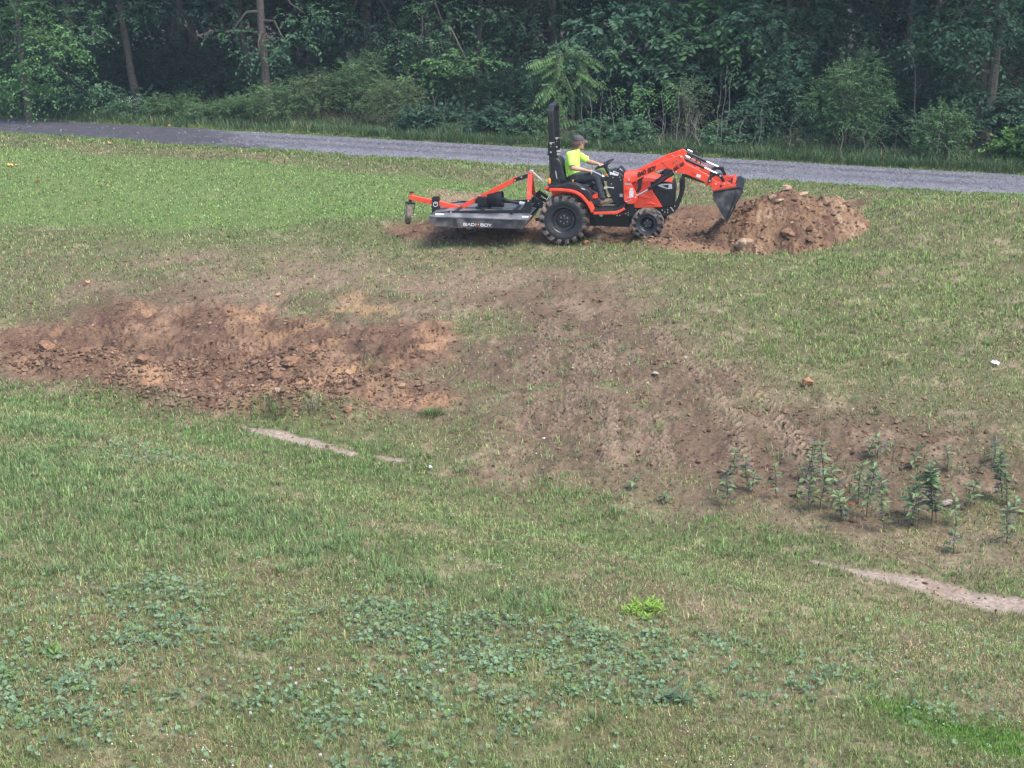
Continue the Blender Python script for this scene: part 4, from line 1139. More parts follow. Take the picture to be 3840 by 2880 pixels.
# ---- wheels
def wheel(name, cx, cz, y_out, side, Rt, Wd, Rr, nl, nbolt, steer=0.0, parent=TR, rbolt=.07):
    """side -1: outer face towards -y"""
    w = empty(name, (cx, y_out + (-side) * Wd / 2, cz)); w.parent = parent
    w.rotation_euler = (0, 0, steer)
    o = side * Wd / 2          # outer face in the wheel's own frame
    f = lambda y: o - side * y  # distance in from the outer face
    ty = MB()
    Rc = Rt - .035
    prof = [(Rr, f(.045)), (Rr + .012, f(.018)), (Rr + .05, f(.004)), ((Rr + Rc) / 2, f(-.004)), (Rc - .055, f(.004)), (Rc - .02, f(.02)), (Rc, f(.05)), (Rc + .008, f(Wd / 2)),
            (Rc, f(Wd - .05)), (Rc - .02, f(Wd - .02)), (Rc - .055, f(Wd - .004)), ((Rr + Rc) / 2, f(Wd + .004)), (Rr + .05, f(Wd - .004)), (Rr, f(Wd - .045))]
    ty.lathe_y(prof, (0, 0), 64)
    for k in range(nl):
        for sgn in (1, -1):
            a0 = 2 * math.pi * (k + (0 if sgn > 0 else .5)) / nl
            P = []
            for j, (t, da, rr) in enumerate([(-.02, 0.0, Rt), (.35, .10, Rt), (.72, .24, Rt - .002), (1.0, .33, Rt - .016), (1.06, .36, Rt - .062)]):
                yy = sgn * (t * (Wd / 2 - .006)); a = a0 + da * (.45 / Rt) * .8
                hw = (.055 if j < 3 else .07) * (.45 / Rt) ** .2 * (Rt / .45) / Rt
                for q in (-hw * .5, hw * .5):
                    P.append(((rr) * math.cos(a + q), yy, rr * math.sin(a + q)))
                for q in (-hw * .65, hw * .65):
                    P.append(((rr - .045) * math.cos(a + q), yy * .97, (rr - .045) * math.sin(a + q)))
            F = []
            for j in range(4):
                b = 4 * j
                F += [(b, b + 1, b + 5, b + 4), (b + 1, b + 3, b + 7, b + 5), (b + 2, b, b + 4, b + 6)]
            F += [(0, 2, 3, 1), (16, 17, 19, 18)]
            ty.add(P, F, 1)
    ty.build('tyre', [mat_rubber, mat_lug], w, angle=40)
    rm = MB()
    rm.lathe_y([(Rr + .012, f(.030)), (Rr + .016, f(.020)), (Rr + .004, f(.016)), (Rr - .012, f(.03)), (Rr - .02, f(.07)), (Rr - .045, f(.10)), (Rr * .62, f(.105)), (Rr * .55, f(.09)), (.05, f(.088)), (.045, f(.06)), (.0005, f(.058))], (0, 0), 48)
    rm.lathe_y([(Rr + .012, f(Wd - .03)), (Rr - .01, f(Wd - .06)), (Rr - .02, f(.09))], (0, 0), 48)
    r_ = rm.build('rim', mat_rim, w, angle=30)
    for k in range(nbolt):
        bb = MB()
        a = 2 * math.pi * k / nbolt + .5
        p = (rbolt * math.cos(a), f(.088), rbolt * math.sin(a))
        bb.tube([p, (p[0], f(.070), p[2])], [.011, .010], 6)
        bb.build('wheel_bolt', mat_zinc, w)
    bb = MB()
    q = (Rr * .8 * math.cos(-2.4), f(.07), Rr * .8 * math.sin(-2.4))
    bb.tube([q, (q[0] * 1.04, f(.045), q[2] * 1.04)], [.005, .004], 6)
    bb.build('valve_stem', mat_zinc, w)
    return w
rc = cA(541, 1250, -.60); fc = cB(655, 1110, -.56)
RW_X, RW_Z, FW_X, FW_Z = rc[0], rc[2], fc[0], fc[2]
wheel('rear_wheel', RW_X, RW_Z, -.60, -1, .455, .30, .235, 17, 6)
wheel('rear_wheel', RW_X, RW_Z, .60, 1, .455, .30, .235, 17, 6)
wheel('front_wheel', FW_X, FW_Z, -.56, -1, .29, .19, .135, 13, 5, steer=-R(6), rbolt=.05)
wheel('front_wheel', FW_X, FW_Z, .56, 1, .29, .19, .135, 13, 5, steer=-R(6), rbolt=.05)

# ---- chassis, axles, underside
mb = MB()
mb.box((RW_X + .06, 0, RW_Z), (.36, .5, .34)); mb.cyl((RW_X, -.5, RW_Z), (RW_X, .5, RW_Z), .075)
mb.box((RW_X + .65, 0, .36), (1.0, .30, .22)); mb.box((RW_X + 1.2, 0, .42), (.55, .26, .20))
mb.cyl((FW_X, -.46, FW_Z), (FW_X, .46, FW_Z), .05); mb.box((FW_X, 0, FW_Z + .03), (.2, .34, .16))
for s in (-1, 1):
    mb.prism(outline(cA, [(885, 1150), (1300, 1145), (1310, 1190), (1240, 1205), (1180, 1195), (1060, 1190), (1000, 1205), (890, 1210)], -.34), s * .36, s * .33)
    mb.prism(outline(cB, [(325, 790), (470, 830), (480, 1000), (400, 1005), (330, 985)], -.36), s * .37, s * .30)
    mb.prism(outline(cB, [(480, 890), (860, 885), (1060, 870), (1040, 940), (890, 1010), (600, 960), (470, 960)], -.24), s * .25, s * .22)
mb.build('chassis', mat_black, TR, bevel=.006)
mb = MB()
bolts(mb, [cA(x, y, -.362) for x, y in [(1005, 1165), (1065, 1168), (1112, 1165), (1168, 1170), (1206, 1160), (1208, 1188), (1242, 1185), (1347, 1152), (1348, 1180), (1318, 1165)]], .010)
bolts(mb, [cB(x, y, -.252) for x, y in [(495, 910), (895, 940), (935, 910), (935, 945), (1035, 855), (860, 915)]], .011)
mb.bar(cB(975, 870, -.26), cB(1020, 930, -.26), .012, .016)
mb.build('chassis_bolts', mat_zinc, TR)
# silver linkage below the platform
mb = MB(); mb.prism(outline(cA, [(985, 1165), (1035, 1165), (1030, 1195), (1010, 1205), (990, 1190)], -.37), -.372, -.355); mb.build('linkage_plate', mat_zinc, TR)

# ---- fenders, platform, consoles
for s in (-1, 1):
    arc = [(365, 852), (470, 850), (570, 856), (650, 868), (710, 888), (770, 925), (820, 975), (860, 1030), (890, 1085), (915, 1140)]
    o = outline(cA, arc, -.60)
    fm = MB(); fm.strip(o, -.012, s * .61, s * .30)
    fm.strip(o, -.045, s * .625, s * .61)
    fm.build('fender', mat_orange, TR, bevel=.004)
    fi = MB(); pts = outline(cA, arc[:8] + [(600, 1030), (420, 960), (385, 900)], -.36)
    fi.prism(pts, s * .33, s * .30); fi.build('inner_fender', mat_orange, TR)
    pf = MB(); o = outline(cA, [(915, 1142), (1205, 1138), (1295, 1085)], -.60)
    pf.strip(o, -.045, s * .62, s * .60); pf.build('platform_edge', mat_orange, TR, bevel=.004)
    fl = MB(); o = outline(cA, [(915, 1122), (1200, 1118), (1292, 1062)], -.60)
    fl.strip(o, -.02, s * .602, s * .12)
    for k in range(7):
        t = k / 7; x = o[0][0] + (o[1][0] - o[0][0]) * (t + .07); fl.box((x, s * .40, o[0][1] + .004), (.02, .34, .010))
    fl.build('floor_mat', mat_plastic, TR)
    # moulded console on top of the fender
    cn = MB()
    cn.prism(outline(cA, [(358, 850), (358, 822), (500, 815), (560, 800), (600, 788), (700, 800), (770, 830), (830, 868), (878, 905), (885, 1010), (860, 1000), (790, 915), (710, 872), (600, 850), (470, 845)], -.57), s * .575, s * .33)
    cn.prism(outline(cA, [(560, 800), (600, 775), (700, 785), (790, 838), (780, 850), (700, 805), (600, 797)], -.56), s * .565, s * .52)
    cn.build('fender_console', mat_plastic, TR, bevel=.008)
    lb = MB(); lb.prism(outline(cA, [(755, 845), (800, 855), (815, 872), (770, 862)], -.58), s * .580, s * .576); lb.build('console_label', mat_label, TR)
mb = MB(); mb.prism(outline(cA, [(880, 870), (960, 900), (975, 985), (985, 1060), (885, 1070)], -.28), -.30, .30); mb.build('seat_base', mat_plastic, TR, bevel=.01)
mb = MB(); mb.prism(outline(cA, [(905, 935), (965, 905), (970, 970), (905, 975)], -.31), -.315, -.30); mb.build('under_seat_panel', mat_orange, TR)
mb = MB(); mb.box(cA(935, 1020, -.31), (.17, .06, .09)); mb.build('battery_tray', mat_plastic, TR, bevel=.006)

# ---- seat
mb = MB()
op = outline(cF, [(470, 640), (505, 620), (545, 640), (590, 700), (612, 780), (640, 900), (680, 1060), (650, 1100), (590, 1115), (545, 1085), (505, 960), (478, 850), (468, 740)], 0)
op = [(x - .0, z) for x, z in op]
mb.prism(op, -.23, .23)
mb.build('seat_backrest', mat_vinyl, TR, bevel=.035, angle=60)
mb = MB()
mb.prism(outline(cA, [(575, 775), (640, 760), (770, 770), (868, 778), (888, 800), (868, 845), (780, 858), (660, 840), (585, 820)], 0), -.24, .24)
mb.build('seat_cushion', mat_vinyl, TR, bevel=.03, angle=60)
mb = MB(); mb.bar(cF(520, 1010, -.25), cF(760, 1110, -.25), .03, .03); mb.prism(outline(cA, [(440, 735), (490, 728), (520, 800), (500, 835), (430, 830)], -.28), -.30, -.26); mb.build('seat_hinge', mat_plastic, TR)
mb = MB(); mb.box(cA(657, 775, -.27), (.028, .03, .10)); mb.build('seat_belt_buckle', mat_amber, TR, bevel=.006)
mb = MB(); mb.tube([cF(452, 880, -.25), cF(470, 960, -.25), cF(480, 1020, -.25)], .008, 6); mb.build('belt_strap', mat_label, TR)

# ---- roll bar
PB = Vector(cC(1585, 950, -.36)); PT = Vector(cC(1562, 160, -.36)); PT.z += .02
rb = MB()
def post(y):
    return [Vector((PB.x, y, PB.z)), Vector((PT.x, y, PT.z - .12))]
path = [post(-.36)[0], post(-.36)[1]]
for a in (20, 45, 70, 90): path.append(Vector((PT.x, -.36 + .13 * (1 - math.cos(R(a))), PT.z - .12 + .13 * math.sin(R(a)))))
path += [Vector((p.x, -p.y, p.z)) for p in reversed(path)]
for i in range(len(path) - 1):
    a, b = path[i], path[i + 1]
    d = (b - a).normalized(); ext = d * .006
    rb.bar(a - ext, b + ext, .102, .055, up=Vector((0, 1, 0)) if abs(d.z) > .5 else Vector((0, 0, 1)))
rb.build('roll_bar', mat_black, TR, bevel=.006)
for y in (-.36, .36):
    hg = MB()
    f = lambda cx, cy: cC(cx, cy, -.36)
    a = f(1568, 640); b = f(1565, 500)
    hg.box((a[0], y, (a[2] + b[2]) / 2), (.116, .068, b[2] - a[2]))
    hg.box((a[0] - .055, y, a[2] + .01), (.035, .03, .03))
    fb = MB(); fb.box((PB.x, y, PB.z + .02), (.16, .10, .05)); fb.build('roll_bar_foot', mat_black, TR, bevel=.004)
    hg.build('roll_bar_hinge', mat_black, TR, bevel=.004)
hb = MB()
for y in (-.36, .36):
    for cy, r in ((518, .022), (608, .017), (550, .008)):
        p = cC(1567, cy, -.36); hb.tube([(p[0], y - .034, p[2]), (p[0], y - .051, p[2])], [r, r * .8], 8)
    p = cC(1553, 508, -.36); hb.bar((p[0], y - .035, p[2]), (p[0] + .09, y - .035, p[2]), .008, .010)
hb.build('roll_bar_bolts', mat_zinc, TR)
q = cA(480, 378, .32); lb = MB(); lb.box((q[0], .333, q[2]), (.072, .003, .062)); lb.build('warning_label', mat_label, TR)
q = cA(480, 425, .32); lb = MB(); lb.box((q[0], .333, q[2]), (.068, .003, .05)); lb.build('warning_label', mat_greyl, TR)

# lamps
for s in (-1, 1):
    p = Vector(cA(365, 762, -.50)); p.y = s * .50; m_ = MB(); m_.ell(p, (.030, .045, .062), n=12, m=8); m_.build('indicator_lamp', mat_amber, TR)
    p = Vector(cA(345, 855, -.55)); p.y = s * .55; m_ = MB(); m_.cyl((p.x + .02, p.y, p.z), (p.x - .04, p.y, p.z), .042, .036, 14); m_.build('tail_lamp', mat_red, TR, bevel=.004)
    m_ = MB(); m_.box((p.x + .035, p.y, p.z), (.03, .09, .09)); p2 = Vector(cA(365, 800, -.5)); m_.box((p2.x, s * .50, p2.z), (.03, .03, .06)); m_.build('lamp_bracket', mat_plastic, TR)

# ---- dash, steering wheel, levers
mb = MB(); mb.prism(outline(cA, [(1075, 690), (1140, 640), (1230, 650), (1290, 700), (1295, 1075), (1210, 1100), (1165, 1010), (1100, 900), (1085, 830)], -.26), -.27, .27)
mb.build('dash_panel', mat_plastic, TR, bevel=.012)
mb = MB(); mb.prism(outline(cA, [(1190, 640), (1235, 590), (1262, 600), (1300, 650), (1290, 700), (1240, 680)], -.1), -.17, .17); mb.build('instrument_hood', mat_plastic, TR, bevel=.015)
mb = MB(); a = cA(1240, 606, -.17); b = cA(1272, 630, -.17); mb.bar(a, b, .01, .012); mb.build('instrument_trim', mat_label, TR)
mb = MB(); mb.bar(cA(1125, 655, -.275), cA(1225, 685, -.275), .004, .022); mb.bar(cA(1122, 672, -.275), cA(1215, 690, -.275), .004, .012); mb.bar(cA(1160, 636, -.275), cA(1228, 664, -.275), .004, .012)
mb.bar(cA(1120, 645, -.275), cA(1125, 682, -.275), .004, .014, up=(1, 0, 0)); mb.bar(cA(1165, 640, -.275), cA(1172, 690, -.275), .004, .012, up=(1, 0, 0)); mb.build('lever_decal', mat_white_ink, TR)
mb = MB(); bolts(mb, [cA(x, y, -.272) for x, y in [(1157, 715), (1242, 712), (1253, 745), (1136, 795), (1095, 700)]], .010, .008); mb.build('dash_bolts', mat_zinc, TR)
mb = MB(); p = cA(1260, 938, -.27); mb.box((p[0], -.272, p[2]), (.055, .004, .055)); mb.build('dash_label', mat_label, TR)
mb = MB(); mb.tube([cA(1078, 672, -.26), cA(1078, 690, -.26)], .018, 10); mb.build('dash_knob', mat_amber, TR)
mb = MB(); mb.tube([cA(1055, 840, -.29), cA(1075, 835, -.29), cA(1160, 845, -.29)], [.012, .01, .009], 8); mb.ell(cA(1160, 845, -.29), (.014,) * 3); mb.box(cA(1062, 845, -.29), (.05, .02, .04))
mb.build('hand_lever', mat_zinc, TR)
WC = Vector(cA(1052, 547, 0)); ax = Vector(cA(1170, 478, 0)) - Vector(cA(925, 605, 0)); ax.y = 0; ax.normalize()
mb = MB(); ring = []
for k in range(33):
    a = 2 * math.pi * k / 32; ring.append(WC + ax * (.185 * math.cos(a)) + Vector((0, .185 * math.sin(a), 0)))
mb.tube(ring, .014, 8, caps=False)
nrm = Vector((ax.z, 0, -ax.x)); hub = WC + nrm * .05
for a in (90, 210, 330):
    e = WC + ax * (.18 * math.cos(R(a))) + Vector((0, .18 * math.sin(R(a)), 0)); mb.bar(hub, e, .03, .012)
mb.cyl(hub - nrm * .03, hub + nrm * .02, .045, .04)
SWO = mb.build('steering_wheel', mat_plastic, TR)
mb = MB(); mb.tube([hub, Vector(cA(1100, 640, 0)), Vector(cA(1110, 690, 0))], [.03, .035, .045], 10); mb.build('steering_column', mat_plastic, TR)
mb = MB(); mb.tube([cA(880, 622, -.27), cA(1035, 700, -.27)], [.011, .009], 8); mb.tube([cA(1025, 690, -.27), cA(1042, 704, -.27)], .012, 6); mb.build('loader_lever', mat_rod, TR)
mb = MB(); mb.box(cA(1055, 728, -.25), (.07, .06, .09)); mb.build('lever_base', mat_plastic, TR, bevel=.006)

# ---- hood and grille
hd = MB()
secs = []      # cross-sections along the hood: x pixel, top y, bottom y (at the side), half width
for (px, ty, by, hw, sh) in [(1292, 640, 760, .27, .05), (1400, 632, 770, .28, .05), (1520, 648, 775, .28, .05), (1650, 672, 770, .275, .055), (1770, 705, 768, .262, .055), (1860, 735, 772, .24, .04), (1905, 762, 778, .20, .012)]:
    top = cA(px, ty, 0); bot = cA(px, by, -hw)
    x = bot[0]; zt, zb = top[2], bot[2]
    sec = []
    for (u, v) in [(-1, 0), (-1, .55), (-.93, .8), (-.72, .95), (-.35, 1), (0, 1.0), (.35, 1), (.72, .95), (.93, .8), (1, .55), (1, 0)]:
        sec.append((x, u * hw, zb + (zt - zb) * v))
    secs.append(sec)
V = [p for s_ in secs for p in s_]; n = 11
F = [(i * n + k, i * n + k + 1, (i + 1) * n + k + 1, (i + 1) * n + k) for i in range(len(secs) - 1) for k in range(n - 1)]
F += [tuple(range(n)), tuple(range(len(V) - 1, len(V) - n - 1, -1))]
F += [(i * n, (i + 1) * n, (i + 1) * n + n - 1, i * n + n - 1) for i in range(len(secs) - 1)]
hd.add(V, F)
hd.build('hood', mat_orange, TR, angle=50)
for s in (-1, 1):
    sp = MB()
    sp.prism(outline(cA, [(1300, 762), (1622, 765), (1628, 850), (1775, 1085), (1405, 1098), (1400, 1040), (1300, 1000)], -.27), s * .275, s * .235)
    sp.prism(outline(cA, [(1430, 900), (1560, 945), (1620, 965), (1610, 985), (1540, 975), (1420, 940)], -.28), s * .284, s * .270)
    sp.prism(outline(cA, [(1540, 1052), (1620, 1018), (1690, 1050)], -.28), s * .286, s * .270)
    sp.build('side_panel', mat_orange, TR, bevel=.008)
gr = MB()
gr.prism(outline(cA, [(1620, 765), (1912, 778), (1932, 855), (1928, 900), (1912, 1075), (1778, 1088), (1640, 860), (1628, 850)], -.24), -.245, .245)
gr.build('grille_shell', mat_plastic, TR, bevel=.02)
for k in range(4):
    g2 = MB(); y0 = 895 + 45 * k
    for j in range(3):
        x0 = 1720 + 18 * k + 60 * j * (1 - .1 * k)
        g2.prism(outline(cA, [(x0, y0), (x0 + 45, y0 + 3), (x0 + 45, y0 + 32), (x0 + 4, y0 + 28)], -.25), -.250, -.244)
    g2.build('grille_mesh', mat_black, TR)
mb = MB(); mb.bar(cA(1645, 858, -.25), cA(1840, 882, -.25), .012, .03); mb.bar(cA(1840, 882, -.25), cA(1935, 865, -.24), .012, .03); mb.build('grille_brow', mat_plastic, TR, bevel=.005)
for s in (-1, 1):
    hl = MB(); hl.prism(outline(cA, [(1708, 815), (1760, 795), (1888, 797), (1895, 858), (1835, 860), (1760, 838)], -.25), s * .252, s * .235); h_ = hl.build('headlight', mat_lens, TR, bevel=.005)
    hr = MB(); hr.prism(outline(cA, [(1775, 812), (1850, 805), (1845, 845), (1800, 832)], -.25), s * .256, s * .251); hr.build('reflector', mat_plastic, h_)
# number on the bonnet, half hidden by the hoses, and grey vent slits
mb = MB()
def glyph_on(mb, strokes, org, ux, uz, y, t, wd):
    for st in strokes:
        for (a, b) in zip(st[:-1], st[1:]):
            p = Vector((org[0], y, org[1])) + Vector((ux[0], 0, ux[1])) * a[0] + Vector((uz[0], 0, uz[1])) * a[1]
            q = Vector((org[0], y, org[1])) + Vector((ux[0], 0, ux[1])) * b[0] + Vector((uz[0], 0, uz[1])) * b[1]
            e = (q - p).normalized() * wd * .4
            mb.bar(p - e, q + e, t, wd, up=Vector((0, 0, 1)) if abs((q - p).normalized().z) < .8 else Vector((1, 0, 0)))
GL = {'B': [[(0, 0), (0, 1), (.75, 1), (.85, .78), (.75, .52), (0, .52)], [(.75, .52), (.9, .28), (.8, 0), (0, 0)]],
      'A': [[(0, 0), (.45, 1), (.9, 0)], [(.2, .35), (.7, .35)]], 'V': [[(0, 0), (.45, 1), (.9, 0)]],
      'D': [[(0, 0), (0, 1), (.7, 1), (.9, .7), (.9, .3), (.7, 0), (0, 0)]],
      'O': [[(.1, 0), (0, .2), (0, .8), (.1, 1), (.8, 1), (.9, .8), (.9, .2), (.8, 0), (.1, 0)]],
      'Y': [[(0, 1), (.45, .5), (.9, 1)], [(.45, .5), (.45, 0)]],
      'S': [[(.9, 1), (.1, 1), (0, .75), (.1, .52), (.8, .5), (.9, .25), (.8, 0), (0, 0)]],
      '1': [[(.2, .75), (.5, 1), (.5, 0)]], '0': [[(.1, 0), (0, .2), (0, .8), (.1, 1), (.7, 1), (.8, .8), (.8, .2), (.7, 0), (.1, 0)]],
      '5': [[(.8, 1), (.05, 1), (0, .55), (.7, .55), (.85, .3), (.7, 0), (0, 0)]], '.': [[(.1, 0), (.25, 0)]],
      'U': [[(0, 1), (0, .2), (.12, 0), (.75, 0), (.88, .2), (.88, 1)]],
      'M': [[(0, 0), (.05, 1), (.45, .3), (.85, 1), (.9, 0)]], ' ': []}
def write(name, text, p0, p1, hgt, y, wd, mat, slant=.25, parent=TR, gap=.28):
    """stroke lettering along p0 -> p1 (x, z) on the plane y"""
    p0 = Vector(p0); p1 = Vector(p1); d = (p1 - p0); L = d.length; d.normalize(); nz = Vector((-d.y, d.x))
    adv = [(.6 if c in ' .' else .9) + gap for c in text]; tot = sum(adv) - gap; sc = L / tot
    m_ = MB(); x = 0
    for c, a in zip(text, adv):
        o = p0 + d * (x * sc)
        glyph_on(m_, GL[c], (o.x, o.y), (d.x * sc, d.y * sc), (nz.x * hgt + d.x * slant * hgt, nz.y * hgt + d.y * slant * hgt), y, .003, wd)
        x += a
    return m_.build(name, mat, parent)
xz = lambda q: (q[0], q[2])
a = cA(1405, 785, -.276); b = cA(1472, 780, -.276); write('lettering', 'S1', xz(a), xz(b), .055, -.2775, .014, mat_ink)
mb = MB()
for k in range(3): mb.box(Vector(cA(1640 + 22 * k, 690 + 6 * k, -.12)) + Vector((0, 0, .0)), (.03, .05, .006))
mb.build('vent_slits', mat_greyl, TR)

# ---- brush guard in front of the grille
mb = MB()
for s in (-1, 1):
    P = [Vector(cB(x, y, -.22)) for x, y in [(985, 880), (1040, 895), (1085, 800), (1120, 700), (1130, 600), (1125, 500), (1135, 465)]]
    for p in P: p.y = s * .22
    for i in range(len(P) - 1): mb.bar(P[i], P[i + 1], .02, .075 if i < 5 else .05, up=Vector((1, 0, 0)) if i > 1 else Vector((0, 0, 1)))
for (x, y) in ((1128, 520), (1100, 760), (1030, 890)):
    p = cB(x, y, -.22); mb.box((p[0], 0, p[2]), (.03, .42, .05))
mb.build('brush_guard', mat_black, TR, bevel=.004)

# ---- front loader
LY = .40
for s in (-1, 1):
    y0, y1 = s * (LY + .035), s * (LY - .035)
    tw = MB(); tw.prism(outline(cB, [(325, 475), (345, 462), (400, 462), (432, 480), (440, 560), (490, 650), (520, 730), (515, 765), (480, 822), (385, 825), (330, 785)], -LY), y0, y1)
    tw.build('loader_tower', mat_orange, TR, bevel=.006)
    am = MB()
    am.prism(outline(cB, [(405, 520), (405, 480), (440, 455), (860, 240), (1105, 150), (1140, 165), (1158, 195), (1190, 265), (1350, 345), (1480, 420), (1590, 500), (1700, 545), (1560, 600), (1490, 560), (1440, 520), (1150, 395), (1085, 405), (1050, 400), (1000, 355), (940, 340), (870, 345), (780, 372), (640, 432), (470, 520), (430, 540)], -LY), s * (LY + .045), s * (LY - .045))
    am.build('loader_arm', mat_orange, TR, bevel=.006)
    gp = MB(); gp.prism(outline(cB, [(855, 248), (1100, 158), (1135, 170), (1185, 268), (1200, 300), (1060, 398), (1000, 356), (935, 335)], -LY - .05), s * (LY + .052), s * (LY + .044))
    gp.build('gusset_plate', mat_orange, TR, bevel=.003)
    # lift cylinder
    P0, P1, P2 = [Vector(cB(x, y, -LY - .01)) for x, y in [(518, 708), (668, 628), (1018, 400)]]
    for p in (P0, P1, P2): p.y = s * (LY + .01)
    cy = MB(); cy.cyl(P1, P2, .031, n=14)
    d = (P2 - P1).normalized(); up = Vector((-d.z, 0, d.x)); cy.cyl(P1 + up * .055 + d * .18, P2 + up * .055, .022, n=10)
    c_ = cy.build('lift_cylinder', mat_black, TR, bevel=.003)
    rd = MB(); rd.cyl(P0 - d * .02, P1, .016, n=12); rd.build('rod', mat_rod, c_)
    # tilt cylinder
    Q0, Q1, Q2 = [Vector(cB(x, y, -LY + .0)) for x, y in [(1140, 190), (1445, 330), (1665, 432)]]
    for p in (Q0, Q1, Q2): p.y = s * LY
    cy = MB(); cy.cyl(Q0, Q1, .030, n=14); c_ = cy.build('tilt_cylinder', mat_black, TR, bevel=.003)
    rd = MB(); rd.cyl(Q1, Q2, .016, n=12); rd.build('rod', mat_rod, c_)
    hz = MB(); d = (Q1 - Q0).normalized(); up = Vector((-d.z, 0, d.x))
    if up.z < 0: up = -up
    for (a0, a1, h_) in ((.1, .34, .06), (.3, .6, .05), (.55, .78, .045)):
        A = Q0.lerp(Q1, a0) + up * .03; B = Q0.lerp(Q1, a1) + up * .03
        hz.tube([A, A + up * h_ + d * .02, (A + B) / 2 + up * h_ * 1.25, B + up * h_ - d * .02, B], .009, 6)
    hz.tube([Q0 - up * .07, Q0.lerp(Q1, .4) - up * .09, Q0.lerp(Q1, .75) - up * .08], .010, 6)
    hz.build('hydraulic_hose', mat_plastic, c_)
    pl = MB(); pl.tube([Q0 + up * .055 + d * .03, Q0.lerp(Q1, .28) + up * .05], .010, 6); pl.tube([Q0 - up * .06 + d * .02, Q0.lerp(Q1, .62) - up * .055], .009, 6); pl.build('steel_pipe', mat_rod, c_)
    # crescent link and drop link to the bucket
    lk = MB(); L = [Vector(cB(x, y, -LY - .05)) for x, y in [(1518, 510), (1520, 470), (1548, 438), (1600, 420), (1668, 438)]]
    for k in (1, -1):
        PP = [Vector((p.x, s * (LY + .052 * k), p.z)) for p in L]
        for i in range(4): lk.bar(PP[i], PP[i + 1], .012, .055, up=Vector((1, 0, 0)) if i == 0 else Vector((0, 0, 1)))
        a = Vector(cB(1665, 437, -LY)); b = Vector(cB(1712, 520, -LY)); a.y = b.y = s * (LY + .04 * k); lk.bar(a, b, .012, .05, up=Vector((1, 0, 0)))
    for (x, y) in ((1518, 510), (1666, 437)):
        p = cB(x, y, -LY - .05); lk.cyl((p[0], s * (LY - .06), p[2]), (p[0], s * (LY + .075), p[2]), .034, n=14)
    lk.build('bucket_link', mat_black, TR, bevel=.003)
    bl = MB()
    for (x, y, r) in ((1120, 175, .018), (1053, 388, .016), (400, 495, .018), (490, 740, .015)):
        p = cB(x, y, -LY - .05); bl.tube([(p[0], s * (LY + .05), p[2]), (p[0], s * (LY + .066), p[2])], [r, r * .9], 10)
    for (x, y, r) in ((1518, 510, .016), (1666, 437, .018)):
        p = cB(x, y, -LY - .07); bl.tube([(p[0], s * (LY + .075), p[2]), (p[0], s * (LY + .082), p[2])], [r, r], 10)
    bl.build('pivot_pins', mat_zinc, TR)
    rg = MB()
    for (x, y) in ((1310, 390), (378, 622)):
        p = cB(x, y, -LY - .045); rg.cyl((p[0], s * (LY + .035), p[2]), (p[0], s * (LY + .056), p[2]), .034, .030, 16)
    rg.build('grease_boss', mat_orange, TR)
# cross tube between the arms, parking stand
mb = MB(); p = cB(1490, 500, 0); p2 = cB(1520, 500, -LY); mb.cyl((p2[0] - .25, -LY, p2[2] + .14), (p2[0] - .25, LY, p2[2] + .14), .045); mb.build('cross_tube', mat_orange, TR)
mb = MB(); mb.bar(cB(1155, 428, -LY), cB(1450, 530, -LY), .04, .045); mb.build('parking_stand', mat_black, TR, bevel=.003)
mb = MB(); mb.prism(outline(cB, [(1448, 520), (1505, 520), (1495, 575), (1465, 570)], -LY), -LY - .03, -LY + .03); mb.build('stand_bracket', mat_orange, TR, bevel=.003)
# lettering and small labels of the near arm
yL = -LY - .0485
a = cB(528, 452, yL); b = cB(770, 352, yL); write('lettering', 'BAD BOY', xz(a), xz(b), .062, yL + .0015, .019, mat_ink, slant=.35)
a = cG(1470, 600, -LY - .054); b = cG(1735, 425, -LY - .054); write('lettering', 'BBU.105', xz(a), xz(b), .046, -LY - .0538, .012, mat_ink, slant=.3)
mb = MB()       # line emblem above the number
for ln in ([(1450, 500), (1480, 470)], [(1500, 445), (1555, 425), (1600, 380), (1605, 345)], [(1405, 360), (1430, 400), (1425, 435)], [(1440, 330), (1470, 340), (1440, 375), (1470, 395)], [(1500, 310), (1540, 325), (1565, 350)], [(1490, 350), (1520, 345)], [(1560, 400), (1540, 440), (1510, 460)]):
    for p, q in zip(ln[:-1], ln[1:]): mb.bar(cG(*p, -LY - .0535), cG(*q, -LY - .0535), .003, .006)
mb.build('emblem', mat_brownred, TR)
mb = MB(); p = cG(2135, 735, -LY - .047); mb.box(p, (.075, .003, .052), Matrix.Rotation(R(20), 3, 'Y')); mb.build('arm_label', mat_label, TR)
mb = MB(); p = cG(1430, 180, -LY); mb.bar(cG(1390, 162, .35), cG(1470, 195, .35), .004, .008); mb.build('arm_label', mat_label, TR)
mb = MB(); p = cB(388, 553, -LY - .037); mb.box(p, (.11, .003, .035)); mb.build('serial_plate', mat_greyl, TR)
mb = MB(); p = cB(433, 690, -LY - .037); mb.box(p, (.072, .004, .125)); p = cB(432, 625, -LY - .038); mb.box(p, (.05, .004, .03)); mb.build('manual_tube', mat_label, TR, bevel=.002)
mb = MB(); mb.tube([cB(x, y, -LY - .045) for x, y in [(425, 745), (375, 745), (350, 770), (355, 795), (380, 800), (428, 770)]], .006, 6); mb.build('locking_pin', mat_rod, TR)
